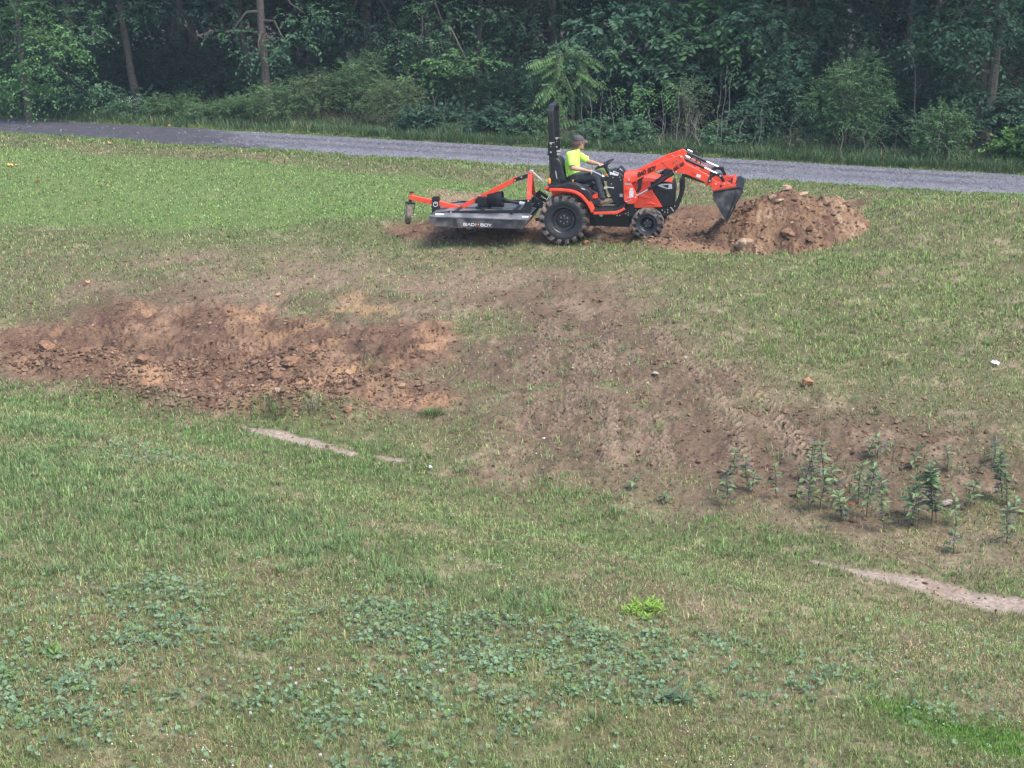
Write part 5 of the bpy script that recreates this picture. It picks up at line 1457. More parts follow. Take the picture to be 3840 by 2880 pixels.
# hose bundle in front of the tower
mb = MB()
for k in range(5):
    o = k * 9
    mb.tube([cB(x, y, -LY - .005 - .008 * (k % 2)) for x, y in [(520 + o * 2.6, 455 - k * 6), (525 + o * 1.4, 490), (530 + o, 560), (527 + o * .9, 620), (500 + o * .8, 668)]], .011, 6)
mb.tube([cB(878, 370, -.30), cB(845, 440, -.28), cB(800, 515, -.26)], [.012, .009, .007], 6)
mb.build('hose_bundle', mat_plastic, TR)
mb = MB(); mb.box(cB(552, 545, -LY - .01), (.07, .05, .035)); mb.box(cB(548, 610, -LY - .01), (.07, .05, .02)); mb.build('hose_clamp', mat_black, TR)

# ---- bucket
BW = .64
bk = MB()
prof = outline(cB, [(1568, 770), (1562, 700), (1580, 672), (1930, 612), (1962, 628), (1974, 660), (1968, 690), (1850, 880), (1752, 1095)], -BW)
bk.strip(prof, -.010, -BW, BW)
for s in (-1, 1): bk.prism(prof, s * BW, s * (BW - .012))
B_ = bk.build('bucket', mat_deck, TR)
bl = MB(); bl.strip(outline(cB, [(1872, 870), (1745, 1098)], -BW), .016, -BW - .005, BW + .005); bl.build('cutting_edge', mat_muddy, B_)
rb_ = MB()
for s in (-1, 1): rb_.bar(Vector(cB(1890, 680, -BW)), Vector(cB(1750, 1050, -BW)), .012, .03) if s < 0 else None
rb_.strip(outline(cB, [(1560, 672), (1930, 602), (1975, 640)], -BW), .012, -BW - .008, BW + .008)
rb_.build('bucket_rib', mat_black, B_, bevel=.003)
mt = MB()
for s in (-1, 1):
    for k in (LY - .075, LY + .075):
        mt.prism(outline(cB, [(1560, 665), (1545, 560), (1600, 532), (1740, 528), (1910, 590), (1925, 600)], -LY - .06), s * k - .008, s * k + .008)
bp = outline(cB, [(1562, 668), (1575, 600), (1925, 602)], -BW)
mt.bar((bp[2][0] - .10, -LY - .08, bp[2][1] + .045), (bp[2][0] - .10, LY + .08, bp[2][1] + .045), .05, .05)
mt.build('bucket_mount', mat_orange, B_, bevel=.003)
bl = MB()
for (x, y, r) in ((1600, 553, .014), (1720, 553, .014), (1672, 580, .02)):
    p = cB(x, y, -LY - .085); bl.tube([(p[0], -LY - .083, p[2]), (p[0], -LY - .095, p[2])], [r, r], 10, 0 if r < .018 else 1)
bl.build('mount_pins', [mat_zinc, mat_black], B_)
mb = MB(); mb.tube([cB(1690, 535, .1), cB(1800, 520, .1)], .02, 8); mb.tube([cB(1820, 510, .1), cB(1850, 500, .1)], .035, 8); mb.build('bucket_latch', mat_plastic, B_)

# ---- three point hitch arms and top link
for s in (-1, 1):
    mb = MB()
    a = Vector(cA(165, 960, -.33)); b = Vector(cA(290, 1050, -.33)); a.y = b.y = s * .33
    mb.bar(a, b, .03, .06)
    a = Vector(cA(170, 1040, -.3)); b = Vector(cA(260, 1110, -.3)); a.y = b.y = s * .30; mb.bar(a, b + Vector((.15, 0, 0)), .025, .06)
    mb.build('lower_link', mat_black, TR, bevel=.004)
mb = MB(); mb.bar(cA(195, 1238, 0), cA(300, 1238, 0), .05, .05); mb.build('drawbar', mat_black, TR, bevel=.004)
mb = MB(); a = Vector(cA(150, 640, 0)); b = Vector(cA(345, 820, 0)); e = b + (b - a) * .25; m1 = a.lerp(b, .35); m2 = a.lerp(b, .62)
mb.tube([a, m1, m2, e], [.011, .013, .012, .011], 8); mb.tube([m1, m2], [.018, .018], 8); mb.ell(a, (.026, .02, .026)); mb.build('top_link', mat_zinc, TR)
mb = MB(); mb.tube([cA(375, 930, -.33), cA(330, 1000, -.33)], .010, 6); mb.build('lift_rod', mat_rod, TR)

# ------------------------------------------------------------------ rotary cutter hitched behind
RC = empty('rotary_cutter'); RC.matrix_world = TRM
tag(RC, 'black and orange rotary mower deck hitched behind the tractor, raised off the ground', 'mower')
DY = .72
dk = MB()
side = outline(cD, [(370, 652), (640, 686), (1640, 672), (1555, 812), (900, 822), (620, 808), (380, 768)], -DY)
xs_ = [p[0] for p in side]
side = [(x, z) for x, z in side]
zt = sum(side[i][1] for i in (0, 1, 2)) / 3; x0, x1 = side[0][0], side[2][0]; zb = side[3][1]; xb = side[3][0]
side = [(x0, zt), (x1, zt), (xb, zb), (x0 + .12, zb - .0), (x0, zb + .055)]
dk.prism(side, -DY, -DY + .012); dk.prism(side, DY - .012, DY)
dk.strip([(x1, zt), (xb, zb)], .010, -DY + .012, DY - .012)
dk.build('deck_skirt', mat_deck, RC, bevel=.002)
tp = MB()      # top plate with its bevelled near and far edges
zr = zt + .055; yr = DY - .17
V = []
for (x, e) in ((x0, 0), (x0 + .30, 1), (x1 - .02, 1), (x1, 1)):
    zz = zt + .006 if e == 0 else zr
    V += [(x, -DY, zt + .003), (x, -yr, zz), (x, yr, zz), (x, DY, zt + .003)]
F = [(4 * i + k, 4 * i + k + 1, 4 * i + k + 5, 4 * i + k + 4) for i in range(3) for k in range(3)]
tp.add(V, F); tp.strip([(x0 - .0, zt + .004), (x0 + .02, zt + .004)], .008, -DY - .004, DY + .004)
tp.bar((x0, -DY - .003, zt), (x1, -DY - .003, zt), .012, .016)
tp.build('deck_top', mat_decktop, RC)
rl = MB()
for s in (-1, 1):
    p = outline(cD, [(380, 622), (640, 580), (1540, 566), (1600, 482), (1668, 430), (1688, 560), (1660, 612), (660, 612), (420, 640)], -yr)
    rl.prism(p, s * (yr + .008), s * (yr - .012))
rl.build('deck_rail', mat_black, RC, bevel=.003)
rb2 = MB()
for x in (x0 + .45, x0 + .9, x1 - .35): rb2.box((x, 0, zr + .012), (.05, 2 * yr - .03, .03))
rb2.build('deck_brace', mat_black, RC)
lb = MB(); a = cD(505, 640, -DY + .09); lb.box((a[0], -DY + .09, zt + .034), (.16, .05, .004), Matrix.Rotation(R(17), 3, 'X')); a = cD(1600, 645, -DY + .09); lb.box((a[0], -DY + .09, zt + .034), (.12, .05, .004), Matrix.Rotation(R(17), 3, 'X')); lb.build('deck_label', mat_label, RC)
# tail wheel boom, diagonal brace, mast
zz = lambda q: Vector(q)
bm_ = MB(); bm_.bar(zz(cD(125, 405, 0)), zz(cD(770, 545, 0)), .08, .085); bm_.build('tail_boom', mat_orange, RC, bevel=.006)
pv = MB(); a = zz(cD(148, 350, 0)); b = zz(cD(150, 440, 0)); pv.cyl(b, a, .034); pv.build('boom_pivot', mat_orange, RC, bevel=.003)
pv = MB(); pv.cyl(a + Vector((0, 0, 0)), a + Vector((0, 0, .02)), .045, .04); pv.build('pivot_cap', mat_black, RC)
up_ = MB(); p = outline(cD, [(412, 405), (500, 402), (505, 605), (412, 610)], -.02); up_.prism(p, -.055, -.045); up_.prism(p, .045, .055); q = [(p[1][0] - .012, p[1][1]), p[1], p[2], (p[2][0] - .012, p[2][1])]; up_.prism(q, -.045, .045)
up_.build('boom_bracket', mat_black, RC, bevel=.002)
em = MB()
for ln in ([(425, 480), (440, 470), (475, 470), (480, 485)], [(425, 480), (428, 515), (452, 528), (478, 515), (480, 485)], [(440, 480), (452, 490), (465, 480)]):
    for p, q in zip(ln[:-1], ln[1:]): em.bar(cD(*p, -.058), cD(*q, -.058), .004, .009)
em.build('emblem', mat_white_ink, RC)
dg = MB(); dg.bar(zz(cD(715, 570, 0)), zz(cD(1500, 165, 0)), .07, .085); dg.build('diagonal_brace', mat_orange, RC, bevel=.006)
dl = MB(); dl.bar(zz(cD(1460, 190, -.045)), zz(cD(1650, 125, -.045)), .012, .07); dl.bar(zz(cD(1460, 190, .045)), zz(cD(1650, 125, .045)), .012, .07); dl.build('brace_link', mat_black, RC, bevel=.003)
top = zz(cD(1668, 85, 0))
for s in (-1, 1):
    b = zz(cD(1645, 440, -.27)); b.y = s * .27 if s < 0 else .30
    m_ = MB(); m_.bar(top + Vector((0, s * .04, 0)), b, .02, .085 if s < 0 else .07, up=Vector((1, 0, 0))); m_.build('mast_leg', mat_orange, RC, bevel=.004)
bt = MB(); bolts(bt, [cD(1470, 190, -.055), cD(1550, 152, -.055), cD(1662, 132, -.06), cD(1020, 385, -.04)], .016, .014); bolts(bt, [cD(651, 598, -yr - .01), cD(1637, 455, -yr - .01)], .017, .014); bt.tube([top + Vector((0, -.08, .02)), top + Vector((0, .08, .02))], .022, 10)
bt.build('mower_bolts', mat_zinc, RC)
gb = MB(); c = zz(cD(1065, 450, 0)); gb.box((c.x, 0, c.z), (.19, .2, .17)); gb.cyl((c.x, 0, zr), (c.x, 0, c.z), .08, .07); gb.cyl((c.x, 0, zr + .012), (c.x, 0, zr + .03), .15, .15, 18); gb.cyl((c.x - .1, 0, c.z), (c.x - .15, 0, c.z), .06, .05)
gb.build('gearbox', mat_black, RC, bevel=.02)
sh = MB(); a = zz(cD(1130, 445, 0)); b = zz(cD(1312, 430, 0)); sh.tube([a, b], [.125, .150], 24, caps=False); sh.tube([b, a], [.145, .12], 24, caps=False); sh.cyl(a, a + (b - a) * .04, .125, n=24); sh.build('shaft_shield', mat_plastic, RC)
ds = MB(); ds.tube([b - Vector((.02, 0, 0)), zz(cD(1345, 445, 0)), zz(cD(1360, 450, 0))], [.03, .05, .035], 10); ds.tube([zz(cD(1360, 450, 0)), zz(cD(1520, 480, 0)), zz(cD(1780, 525, 0))], [.032, .034, .034], 12); ds.build('drive_shaft', mat_plastic, RC)
lb = MB(); lb.tube([zz(cD(1525, 480, 0)), zz(cD(1590, 492, 0))], [.0352, .0352], 12); lb.build('shaft_label', mat_label, RC)
# tail wheel on its fork, castered round
tw = empty('tail_wheel'); tw.parent = RC; c = zz(cD(112, 620, 0)); tw.location = c; tw.rotation_euler = (R(8), 0, R(104))
t_ = MB(); t_.lathe_y([(.10, -.055), (.15, -.058), (.185, -.045), (.195, -.02), (.195, .02), (.185, .045), (.15, .058), (.10, .055)], (0, 0), 32); t_.build('tyre', mat_lug, tw)
t_ = MB(); t_.lathe_y([(.0005, -.03), (.04, -.03), (.09, -.02), (.105, -.045), (.105, .045), (.09, .02), (.04, .03), (.0005, .03)], (0, 0), 24); t_.tube([(0, -.12, 0), (0, .12, 0)], .012, 8); t_.build('rim', mat_zinc, tw)
fk = MB()
for s in (-1, 1): fk.bar((0, s * .085, -.02), (0, s * .085, .20), .012, .07, up=(1, 0, 0))
fk.bar((-.0, -.09, .21), (0, .09, .21), .10, .03); fk.cyl((0, 0, .2), (0, 0, .30), .03)
fk.build('fork', mat_black, tw, bevel=.004)
a = cD(812, 768, -DY); b = cD(1165, 768, -DY)
aw = 148 / 365.0; sx = lambda f: (a[0] + (b[0] - a[0]) * f)
write('lettering', 'BVD', (sx(0), a[2]), (sx(.385), a[2]), .043, -DY - .002, .0095, mat_white_ink, slant=0, parent=RC)
write('lettering', 'BOY', (sx(.62), a[2]), (sx(1), a[2]), .043, -DY - .002, .0095, mat_white_ink, slant=0, parent=RC)
em = MB(); em.prism([(sx(.435), a[2] - .012), (sx(.585), a[2] - .012), (sx(.58), a[2] + .055), (sx(.44), a[2] + .055)], -DY - .004, -DY - .001); em.build('emblem', mat_brownred, RC)
em = MB(); em.bar((sx(.425), -DY - .004, a[2]), (sx(.44), -DY - .004, a[2] + .05), .003, .006, up=(1, 0, 0)); em.ell((sx(.53), -DY - .005, a[2] + .03), (.007, .002, .007)); em.ell((sx(.475), -DY - .005, a[2] + .034), (.005, .002, .005)); em.build('emblem', mat_white_ink, RC)
# ------------------------------------------------------------------ driver
mat_skin = M_plain('skin', (.50, .27, .19), rough=.55, var=.10, scale=14)
mat_shirt = M_plain('lime_shirt', (.50, .84, .12), rough=.85, var=.10, scale=11, bump=1.0)
mat_jeans = M_plain('dark_jeans', (.040, .045, .050), rough=.9, var=.3, scale=14, bump=.2, dirt=((.085, .085, .085), 12, .5, .5))
mat_boot = M_plain('worn_boot', (.23, .17, .125), rough=.85, var=.25, scale=20)
mat_cap = M_plain('grey_cap', (.060, .055, .062), rough=.85, var=.15, scale=30)
mat_brim = M_plain('cap_brim_edge', (.55, .46, .20), rough=.7, var=.2, scale=40)
mat_hair = M_plain('brown_hair', (.115, .062, .045), rough=.65, var=.45, scale=60)
PR = empty('person'); PR.matrix_world = TRM
tag(PR, 'person in lime t-shirt, dark jeans and grey cap seated on the tractor, holding its wheel', 'person')
V3 = Vector
def capsule(mb, a, b, ra, rb, n=14):
    a = V3(a); b = V3(b); d = (b - a)
    L = max(d.length, 1e-4); d.normalize()
    path = []; rad = []
    for t in (-1, -.8, -.5, 0): path.append(a + d * ra * t * 1.0); rad.append(max(ra * math.sqrt(max(0, 1 - t * t)), .001))
    for t in (0, .5, .8, 1): path.append(b + d * rb * t); rad.append(max(rb * math.sqrt(max(0, 1 - t * t)), .001))
    mb.tube(path, rad, n)
def fuse(name, mb, mat, parent, voxel, smooth=2, sm_f=.5):
    """union the shapes into one continuous skin"""
    tmp = mb.build(name + '_raw', mat)
    r = tmp.modifiers.new('r', 'REMESH'); r.mode = 'VOXEL'; r.voxel_size = voxel; r.use_smooth_shade = True
    s_ = tmp.modifiers.new('s', 'SMOOTH'); s_.iterations = smooth; s_.factor = sm_f
    dg_ = bpy.context.evaluated_depsgraph_get()
    me = bpy.data.meshes.new_from_object(tmp.evaluated_get(dg_))
    me.materials.clear(); me.materials.append(mat)
    old = tmp.data; bpy.data.objects.remove(tmp); bpy.data.meshes.remove(old)
    me.polygons.foreach_set('use_smooth', [True] * len(me.polygons))
    me.name = name
    return link_mesh(name, me, parent)
P = lambda x, y, yl: V3(cF(x, y, yl))
pel = P(790, 1010, 0); chest = P(770, 680, 0); neck0 = P(825, 530, 0); neck1 = P(858, 450, .01); head = P(873, 365, .02)
hipN, kneeN, ankN = P(800, 1010, -.10), P(1215, 975, -.20), P(1305, 1370, -.22)
hipF, kneeF, ankF = P(800, 1010, .10), P(1240, 960, .17), P(1330, 1340, .20)
shN, elN, wrN = P(712, 590, -.185), P(770, 830, -.25), P(1000, 868, -.27)
haN = P(1070, 880, -.27)
shF, elF, wrF = P(900, 600, .175), P(1075, 720, .24), P(1240, 755, .10)
haF = P(1300, 765, .06)
# head turned away to the far front
hd_dir = V3((math.cos(R(24)), math.sin(R(24)), -.05)).normalized(); hd_sd = V3((-hd_dir.y, hd_dir.x, 0)).normalized(); hd_up = V3((0, 0, 1))
HM = Matrix((hd_dir, hd_sd, hd_up)).transposed()
H = lambda f, s_, u: head + HM @ V3((f, s_, u))
b = MB()
b.ell(H(0, 0, .02), (.092, .075, .098), HM); b.ell(H(.025, 0, -.045), (.072, .058, .075), HM)
capsule(b, H(.02, 0, -.02), H(.075, 0, -.095), .045, .026)        # jaw and chin
capsule(b, H(.088, 0, .015), H(.108, 0, -.022), .009, .015)       # nose
capsule(b, H(.078, -.02, -.062), H(.078, .02, -.062), .014, .014) # lips
capsule(b, H(.075, -.035, .028), H(.075, .035, .028), .016, .016) # brow
for s in (-1, 1): b.ell(H(-.005, s * .076, -.015), (.018, .008, .03), HM)
capsule(b, neck0, neck1, .058, .052); capsule(b, neck1, H(-.01, 0, -.05), .052, .05)
capsule(b, chest, neck0, .11, .06); capsule(b, pel, chest, .11, .12)
capsule(b, neck0, shN, .05, .05); capsule(b, neck0, shF, .05, .05)
for (s, e, w, h) in ((shN, elN, wrN, haN), (shF, elF, wrF, haF)):
    capsule(b, s, e, .052, .042); capsule(b, e, e.lerp(w, .3), .044, .045); capsule(b, e.lerp(w, .3), w, .045, .027)
for (s, e, w) in ((hipN, kneeN, ankN), (hipF, kneeF, ankF)):
    capsule(b, s, e, .075, .05); capsule(b, e, w, .05, .035)
# near hand: closed loosely on the lever, fingers over the top
lev = (V3(cA(1035, 700, -.27)) - V3(cA(900, 632, -.27))).normalized()
pd = (haN - wrN).normalized(); pu = V3((0, 0, 1)) - pd * pd.z; pu.normalize(); ps = pd.cross(pu)
def hand(w, h, fwd, up, side, reach, thumb_side, curl):
    """palm with four unequal fingers and a thumb leaving its side"""
    pc = w + fwd * .055
    for k, o in enumerate((-.03, -.01, .01, .03)):
        capsule(b, w + fwd * .01 + side * o * .6, w + fwd * .085 + side * o, .015, .013, 8)
    for k, (o, L) in enumerate(((-.031, .072), (-.0105, .082), (.0105, .076), (.031, .060))):
        p0 = w + fwd * .088 + side * o; p1 = p0 + (fwd * math.cos(curl[0]) - up * math.sin(curl[0])) * L * .42
        p2 = p1 + (fwd * math.cos(curl[1]) - up * math.sin(curl[1])) * L * .34; p3 = p2 + (fwd * math.cos(curl[2]) - up * math.sin(curl[2])) * L * .26
        capsule(b, p0, p1, .0100, .0092, 8); capsule(b, p1, p2, .0092, .0085, 8); capsule(b, p2, p3, .0085, .0075, 8)
    t0 = w + fwd * .03 + side * thumb_side * .03; t1 = t0 + fwd * .03 + side * thumb_side * .022 - up * .012; t2 = t1 + fwd * .030 - up * .014 - side * thumb_side * .004
    capsule(b, t0, t1, .014, .0115, 8); capsule(b, t1, t2, .0115, .0095, 8)
fw = (haN - wrN).normalized(); sd = V3((0, 1, 0)) - fw * fw.y; sd.normalize(); up_n = fw.cross(sd); up_n = up_n if up_n.z > 0 else -up_n
hand(wrN, haN, fw, up_n, sd, 0, 1, (.5, 1.3, 2.2))
fw = (haF - wrF).normalized(); sd = V3((0, 1, 0)) - fw * fw.y; sd.normalize(); up_f = fw.cross(sd); up_f = up_f if up_f.z > 0 else -up_f
hand(wrF, haF, fw, up_f, sd, 0, -1, (.5, 1.5, 2.4))
body = fuse('body', b, mat_skin, PR, .0055, 3, .4)
# eyes
for s in (-1, 1):
    e = MB(); e.ell(H(.083, s * .03, .008), (.010, .013, .009), HM, n=10, m=6); e.build('eye', mat_white_ink, PR)
# shirt
b = MB()
capsule(b, P(775, 960, 0), P(765, 760, 0), .135, .135, 20); capsule(b, P(765, 760, 0), P(785, 640, 0), .135, .120, 20)
for s in (-1, 1):
    capsule(b, P(775, 960, s * .05), P(765, 700, s * .075), .115, .112, 18); capsule(b, P(775, 700, s * .075), P(810, 585, s * .08), .105, .064, 16)
    capsule(b, P(715, 980, s * .07), P(705, 760, s * .07), .07, .09, 14)
capsule(b, P(820, 560, 0), P(840, 520, 0), .085, .066, 16)
capsule(b, P(800, 565, -.07), shN, .060, .066); capsule(b, P(840, 565, .07), shF, .060, .066)
sN = shN.lerp(elN, .83); sF = shF.lerp(elF, .72)
capsule(b, shN, shN.lerp(sN, .5), .068, .068); capsule(b, shF, shF.lerp(sF, .5), .066, .064)
for s0, s1 in ((shN, sN), (shF, sF)): b.tube([s0, s0.lerp(s1, .5), s1, s1.lerp(s0, .02)], [.05, .066, .073, .04], 16)
rng = np.random.default_rng(4)
for (a_, c_, r_) in (((700, 700, -.13), (680, 900, -.16), .02), ((760, 760, -.155), (830, 880, -.13), .018), ((700, 930, -.15), (800, 900, -.155), .02), ((860, 640, -.03), (850, 820, -.08), .02), ((650, 800, -.12), (665, 980, -.14), .022)):
    capsule(b, P(*a_), P(*c_), r_, r_ * .7, 8)
fuse('shirt', b, mat_shirt, PR, .010, 4, .5)
# trousers
b = MB()
capsule(b, P(780, 1010, -.06), P(800, 1010, .06), .125, .125, 18)
for (h, k, a) in ((hipN, kneeN, ankN), (hipF, kneeF, ankF)):
    capsule(b, h, k, .108, .082, 16); capsule(b, k, k.lerp(a, .45), .080, .070, 16); capsule(b, k.lerp(a, .45), a, .070, .064, 16)
    for t in (.8, .9, .97): capsule(b, k.lerp(a, t) + V3((.03, -.03, 0)), k.lerp(a, t) + V3((-.03, -.02, .015)), .046, .040, 8)
fuse('trousers', b, mat_jeans, PR, .010, 3, .5)
b = MB(); capsule(b, P(700, 985, -.03), P(880, 905, -.02), .11, .105); 
# boots: sole tilted up on the pedal
for (heel, toe, sy) in ((P(1300, 1500, -.22), P(1545, 1390, -.22), -1), (P(1320, 1470, .20), P(1560, 1370, .20), 1)):
    b = MB(); f = (toe - heel).normalized(); u = V3((-f.z, 0, f.x)); u = u if u.z > 0 else -u
    capsule(b, heel + u * .03, heel + f * .10 + u * .032, .045, .046); capsule(b, heel + f * .09 + u * .028, toe - f * .045 + u * .004, .048, .040)
    capsule(b, heel + f * .02 + u * .04, heel + f * .03 + u * .13, .050, .052)
    s_ = MB(); 
    for t0, t1, w0, w1 in ((0, .35, .07, .07), (.35, .8, .066, .095), (.8, 1.03, .092, .05)):
        A = heel.lerp(toe, t0) - u * .020; B = heel.lerp(toe, t1) - u * .026
        V = [A + V3((0, s * w0 / 2, 0)) + u * q for s in (-1, 1) for q in (-.012, .012)] + [B + V3((0, s * w1 / 2, 0)) + u * q for s in (-1, 1) for q in (-.012, .012)]
        s_.add(V, [(0, 1, 3, 2), (4, 6, 7, 5), (0, 4, 5, 1), (2, 3, 7, 6), (0, 2, 6, 4), (1, 5, 7, 3)])
    bo = fuse('boot', b, mat_boot, PR, .009, 3, .5)
    s_.build('sole', mat_boot, bo, bevel=.004)
# hair below the cap: wavy locks
b = MB(); rng = np.random.default_rng(12)
for k in range(230):
    a = R(rng.uniform(84, 276)); el = rng.uniform(-.1, .6)
    f0 = math.cos(a) * .088; s0 = math.sin(a) * .078
    p = H(f0, s0, .045 * el + .01); out = HM @ V3((math.cos(a), math.sin(a), 0)); L = rng.uniform(.05, .115) * (1 if abs(math.degrees(a) - 180) < 75 else .7)
    tw_ = rng.uniform(-.03, .03); side_ = HM @ V3((-math.sin(a), math.cos(a), 0))
    q1 = p + out * .018 - hd_up * L * .35 + side_ * tw_ * .5; q2 = p + out * (.022 + rng.uniform(0, .012)) - hd_up * L * .7 - side_ * tw_ * .4; q3 = p + out * rng.uniform(.01, .04) - hd_up * L + side_ * tw_
    b.tube([p - out * .01, p + out * .008, q1, q2, q3], [.006, .010, .010, .008, .002], 5)
b.ell(H(-.032, 0, .0), (.080, .083, .072), HM)
b.build('hair', mat_hair, PR)
# cap
b = MB(); VV = []; FF = []; n = 28; m = 8
for i in range(m + 1):
    t = (math.pi / 2) * i / m
    for k in range(n):
        a = 2 * math.pi * k / n
        rx, ry, rz = .112, .096, .098
        VV.append(H(rx * math.cos(t) * math.cos(a) - .004 + (.006 * math.cos(6 * a) * 0), ry * math.cos(t) * math.sin(a), .045 + rz * (math.sin(t) ** .9)))
for i in range(m):
    for k in range(n): FF.append((i * n + k, i * n + (k + 1) % n, (i + 1) * n + (k + 1) % n, (i + 1) * n + k))
b.add(VV, FF); b.tube([H(-.004, 0, .141), H(-.004, 0, .148)], [.010, .006], 8)
cap = b.build('cap', mat_cap, PR)
def brim(off, th, rr):
    b = MB(); V = []; n = 14
    for k in range(n + 1):
        a = R(-58 + 116 * k / n)
        for (f, z) in ((.100, .048), (.100 + rr, .030)):
            ff = f * math.cos(a) if f < .11 else .100 * math.cos(a) + (f - .100) * math.cos(a * .55); ss = .092 * math.sin(a) if f < .11 else .088 * math.sin(a)
            droop = -.012 * (a / 1.0) ** 2
            for q in (0, th): V.append(H(ff, ss, z + droop + off + q))
    F = []
    for k in range(n):
        o = 4 * k
        for i_, j_ in ((0, 2), (2, 3), (3, 1), (1, 0)): F.append((o + i_, o + j_, o + 4 + j_, o + 4 + i_))
    F += [(0, 1, 3, 2), (4 * n, 4 * n + 2, 4 * n + 3, 4 * n + 1)]
    b.add(V, F); return b
brim(.004, .006, .075).build('brim', mat_cap, cap); brim(-.003, .005, .074).build('brim_underside', mat_brim, cap)
# ------------------------------------------------------------------ soil heap
def px2w(sx, sy):
    p = S(sx, sy); x, y = onground([p[0]], [p[1]]); return float(x[0]), float(y[0])
def world_at(sx, sy, Y):
    p = S(sx, sy); return at_depth(p[0], p[1], Y)
RIDGE = [world_at(2868, 760, 25.55), world_at(2949, 712, 25.8), world_at(3010, 735, 25.9), world_at(3130, 735, 26.0), world_at(3125, 748, 25.8)]
def heap_z(x, y):
    z = np.full(x.shape, -9.0)
    for a, b in zip(RIDGE[:-1], RIDGE[1:]):
        ex, ey = b[0] - a[0], b[1] - a[1]
        t = np.clip(((x - a[0]) * ex + (y - a[1]) * ey) / (ex * ex + ey * ey), 0, 1)
        d = np.hypot(x - a[0] - t * ex, y - a[1] - t * ey)
        d = np.sqrt(d * d + .03) - .17
        sl = .66 + .12 * fbm(x, y, .9, 2, 3)
        z = np.maximum(z, a[2] * (1 - t) + b[2] * t - .03 - sl * d * (1 + .45 * sstep(RIDGE[-1][0] - .15, RIDGE[-1][0] + .3, x)))
    return z + .075 * fbm(x, y, 2.0, 5, 4, .55) + .05 * (1 - np.abs(fbm(x, y, 3, 3, 6))) ** 3 + .025 * np.abs(fbm(x, y, 9, 3, 6)) + .025 * fbm(x, y, 22, 2, 1)
def make_heap():
    cx, cy = RIDGE[1][0] + .6, 25.6
    xs = np.arange(cx - 2.6, cx + 3.2, .014); ys = np.arange(cy - 2.0, cy + 2.2, .018)
    X, Y = np.meshgrid(xs, ys); x, y = X.ravel(), Y.ravel()
    z = heap_z(x, y); g = ground_z(x, y)
    z = np.maximum(z, g - .05)
    n2 = fbm(x, y, 2.6, 4, 4); n3 = fbm(x, y, 13, 3, 2)
    c = np.tile(np.array([.160, .098, .060]), (len(x), 1))
    c = mixc(c, (.190, .120, .078), sstep(-.1, .7, n2)); c = mixc(c, (.085, .05, .036), .75 * sstep(.1, .8, -n2 + .8 * n3))
    c = mixc(c, (.36, .25, .17), .5 * sstep(.3, .9, n3 + .5 * n2))
    nr, nc = X.shape; i = np.arange((nr - 1) * nc).reshape(nr - 1, nc)[:, :-1].ravel()
    F = np.stack([i, i + 1, i + nc + 1, i + nc], -1)
    F = F[(z[F] > g[F] - .03).any(1)]
    used = np.unique(F); mp = np.zeros(len(x), int); mp[used] = np.arange(len(used))
    root = empty('soil_heap', (cx, cy, float(g.mean())))
    tag(root, 'heap of freshly dug red-brown soil in front of the tractor bucket', 'soil heap')
    np_mesh('heap_soil', np.stack([x, y, z], -1)[used] - np.array([cx, cy, float(g.mean())]), mp[F], mat_ground, c[used], True, parent=root)
    rng = np.random.default_rng(6)
    n = 1900; lx = rng.uniform(cx - 2.4, cx + 3.0, n); ly = rng.uniform(cy - 1.9, cy + 1.2, n)
    hz = heap_z(lx, ly); k = hz > ground_z(lx, ly) - .02; lx, ly, hz = lx[k], ly[k], hz[k]; n = len(lx)
    s = .008 + .035 * rng.random(n) ** 4 + .012 * rng.random(n) + .045 * (rng.random(n) < .02)
    V, F2, C = join([lumps(np.stack([lx, ly, hz + s * .3], -1), s, soil_tint(n, rng), rng)])
    o = np_mesh('heap_clods', V - np.array(root.location), F2, mat_lump, C, parent=root); tag(o, kind='stuff')
make_heap()
def surf(x, y):
    return max(gz(x, y), float(heap_z(np.array([x]), np.array([y]))[0]))

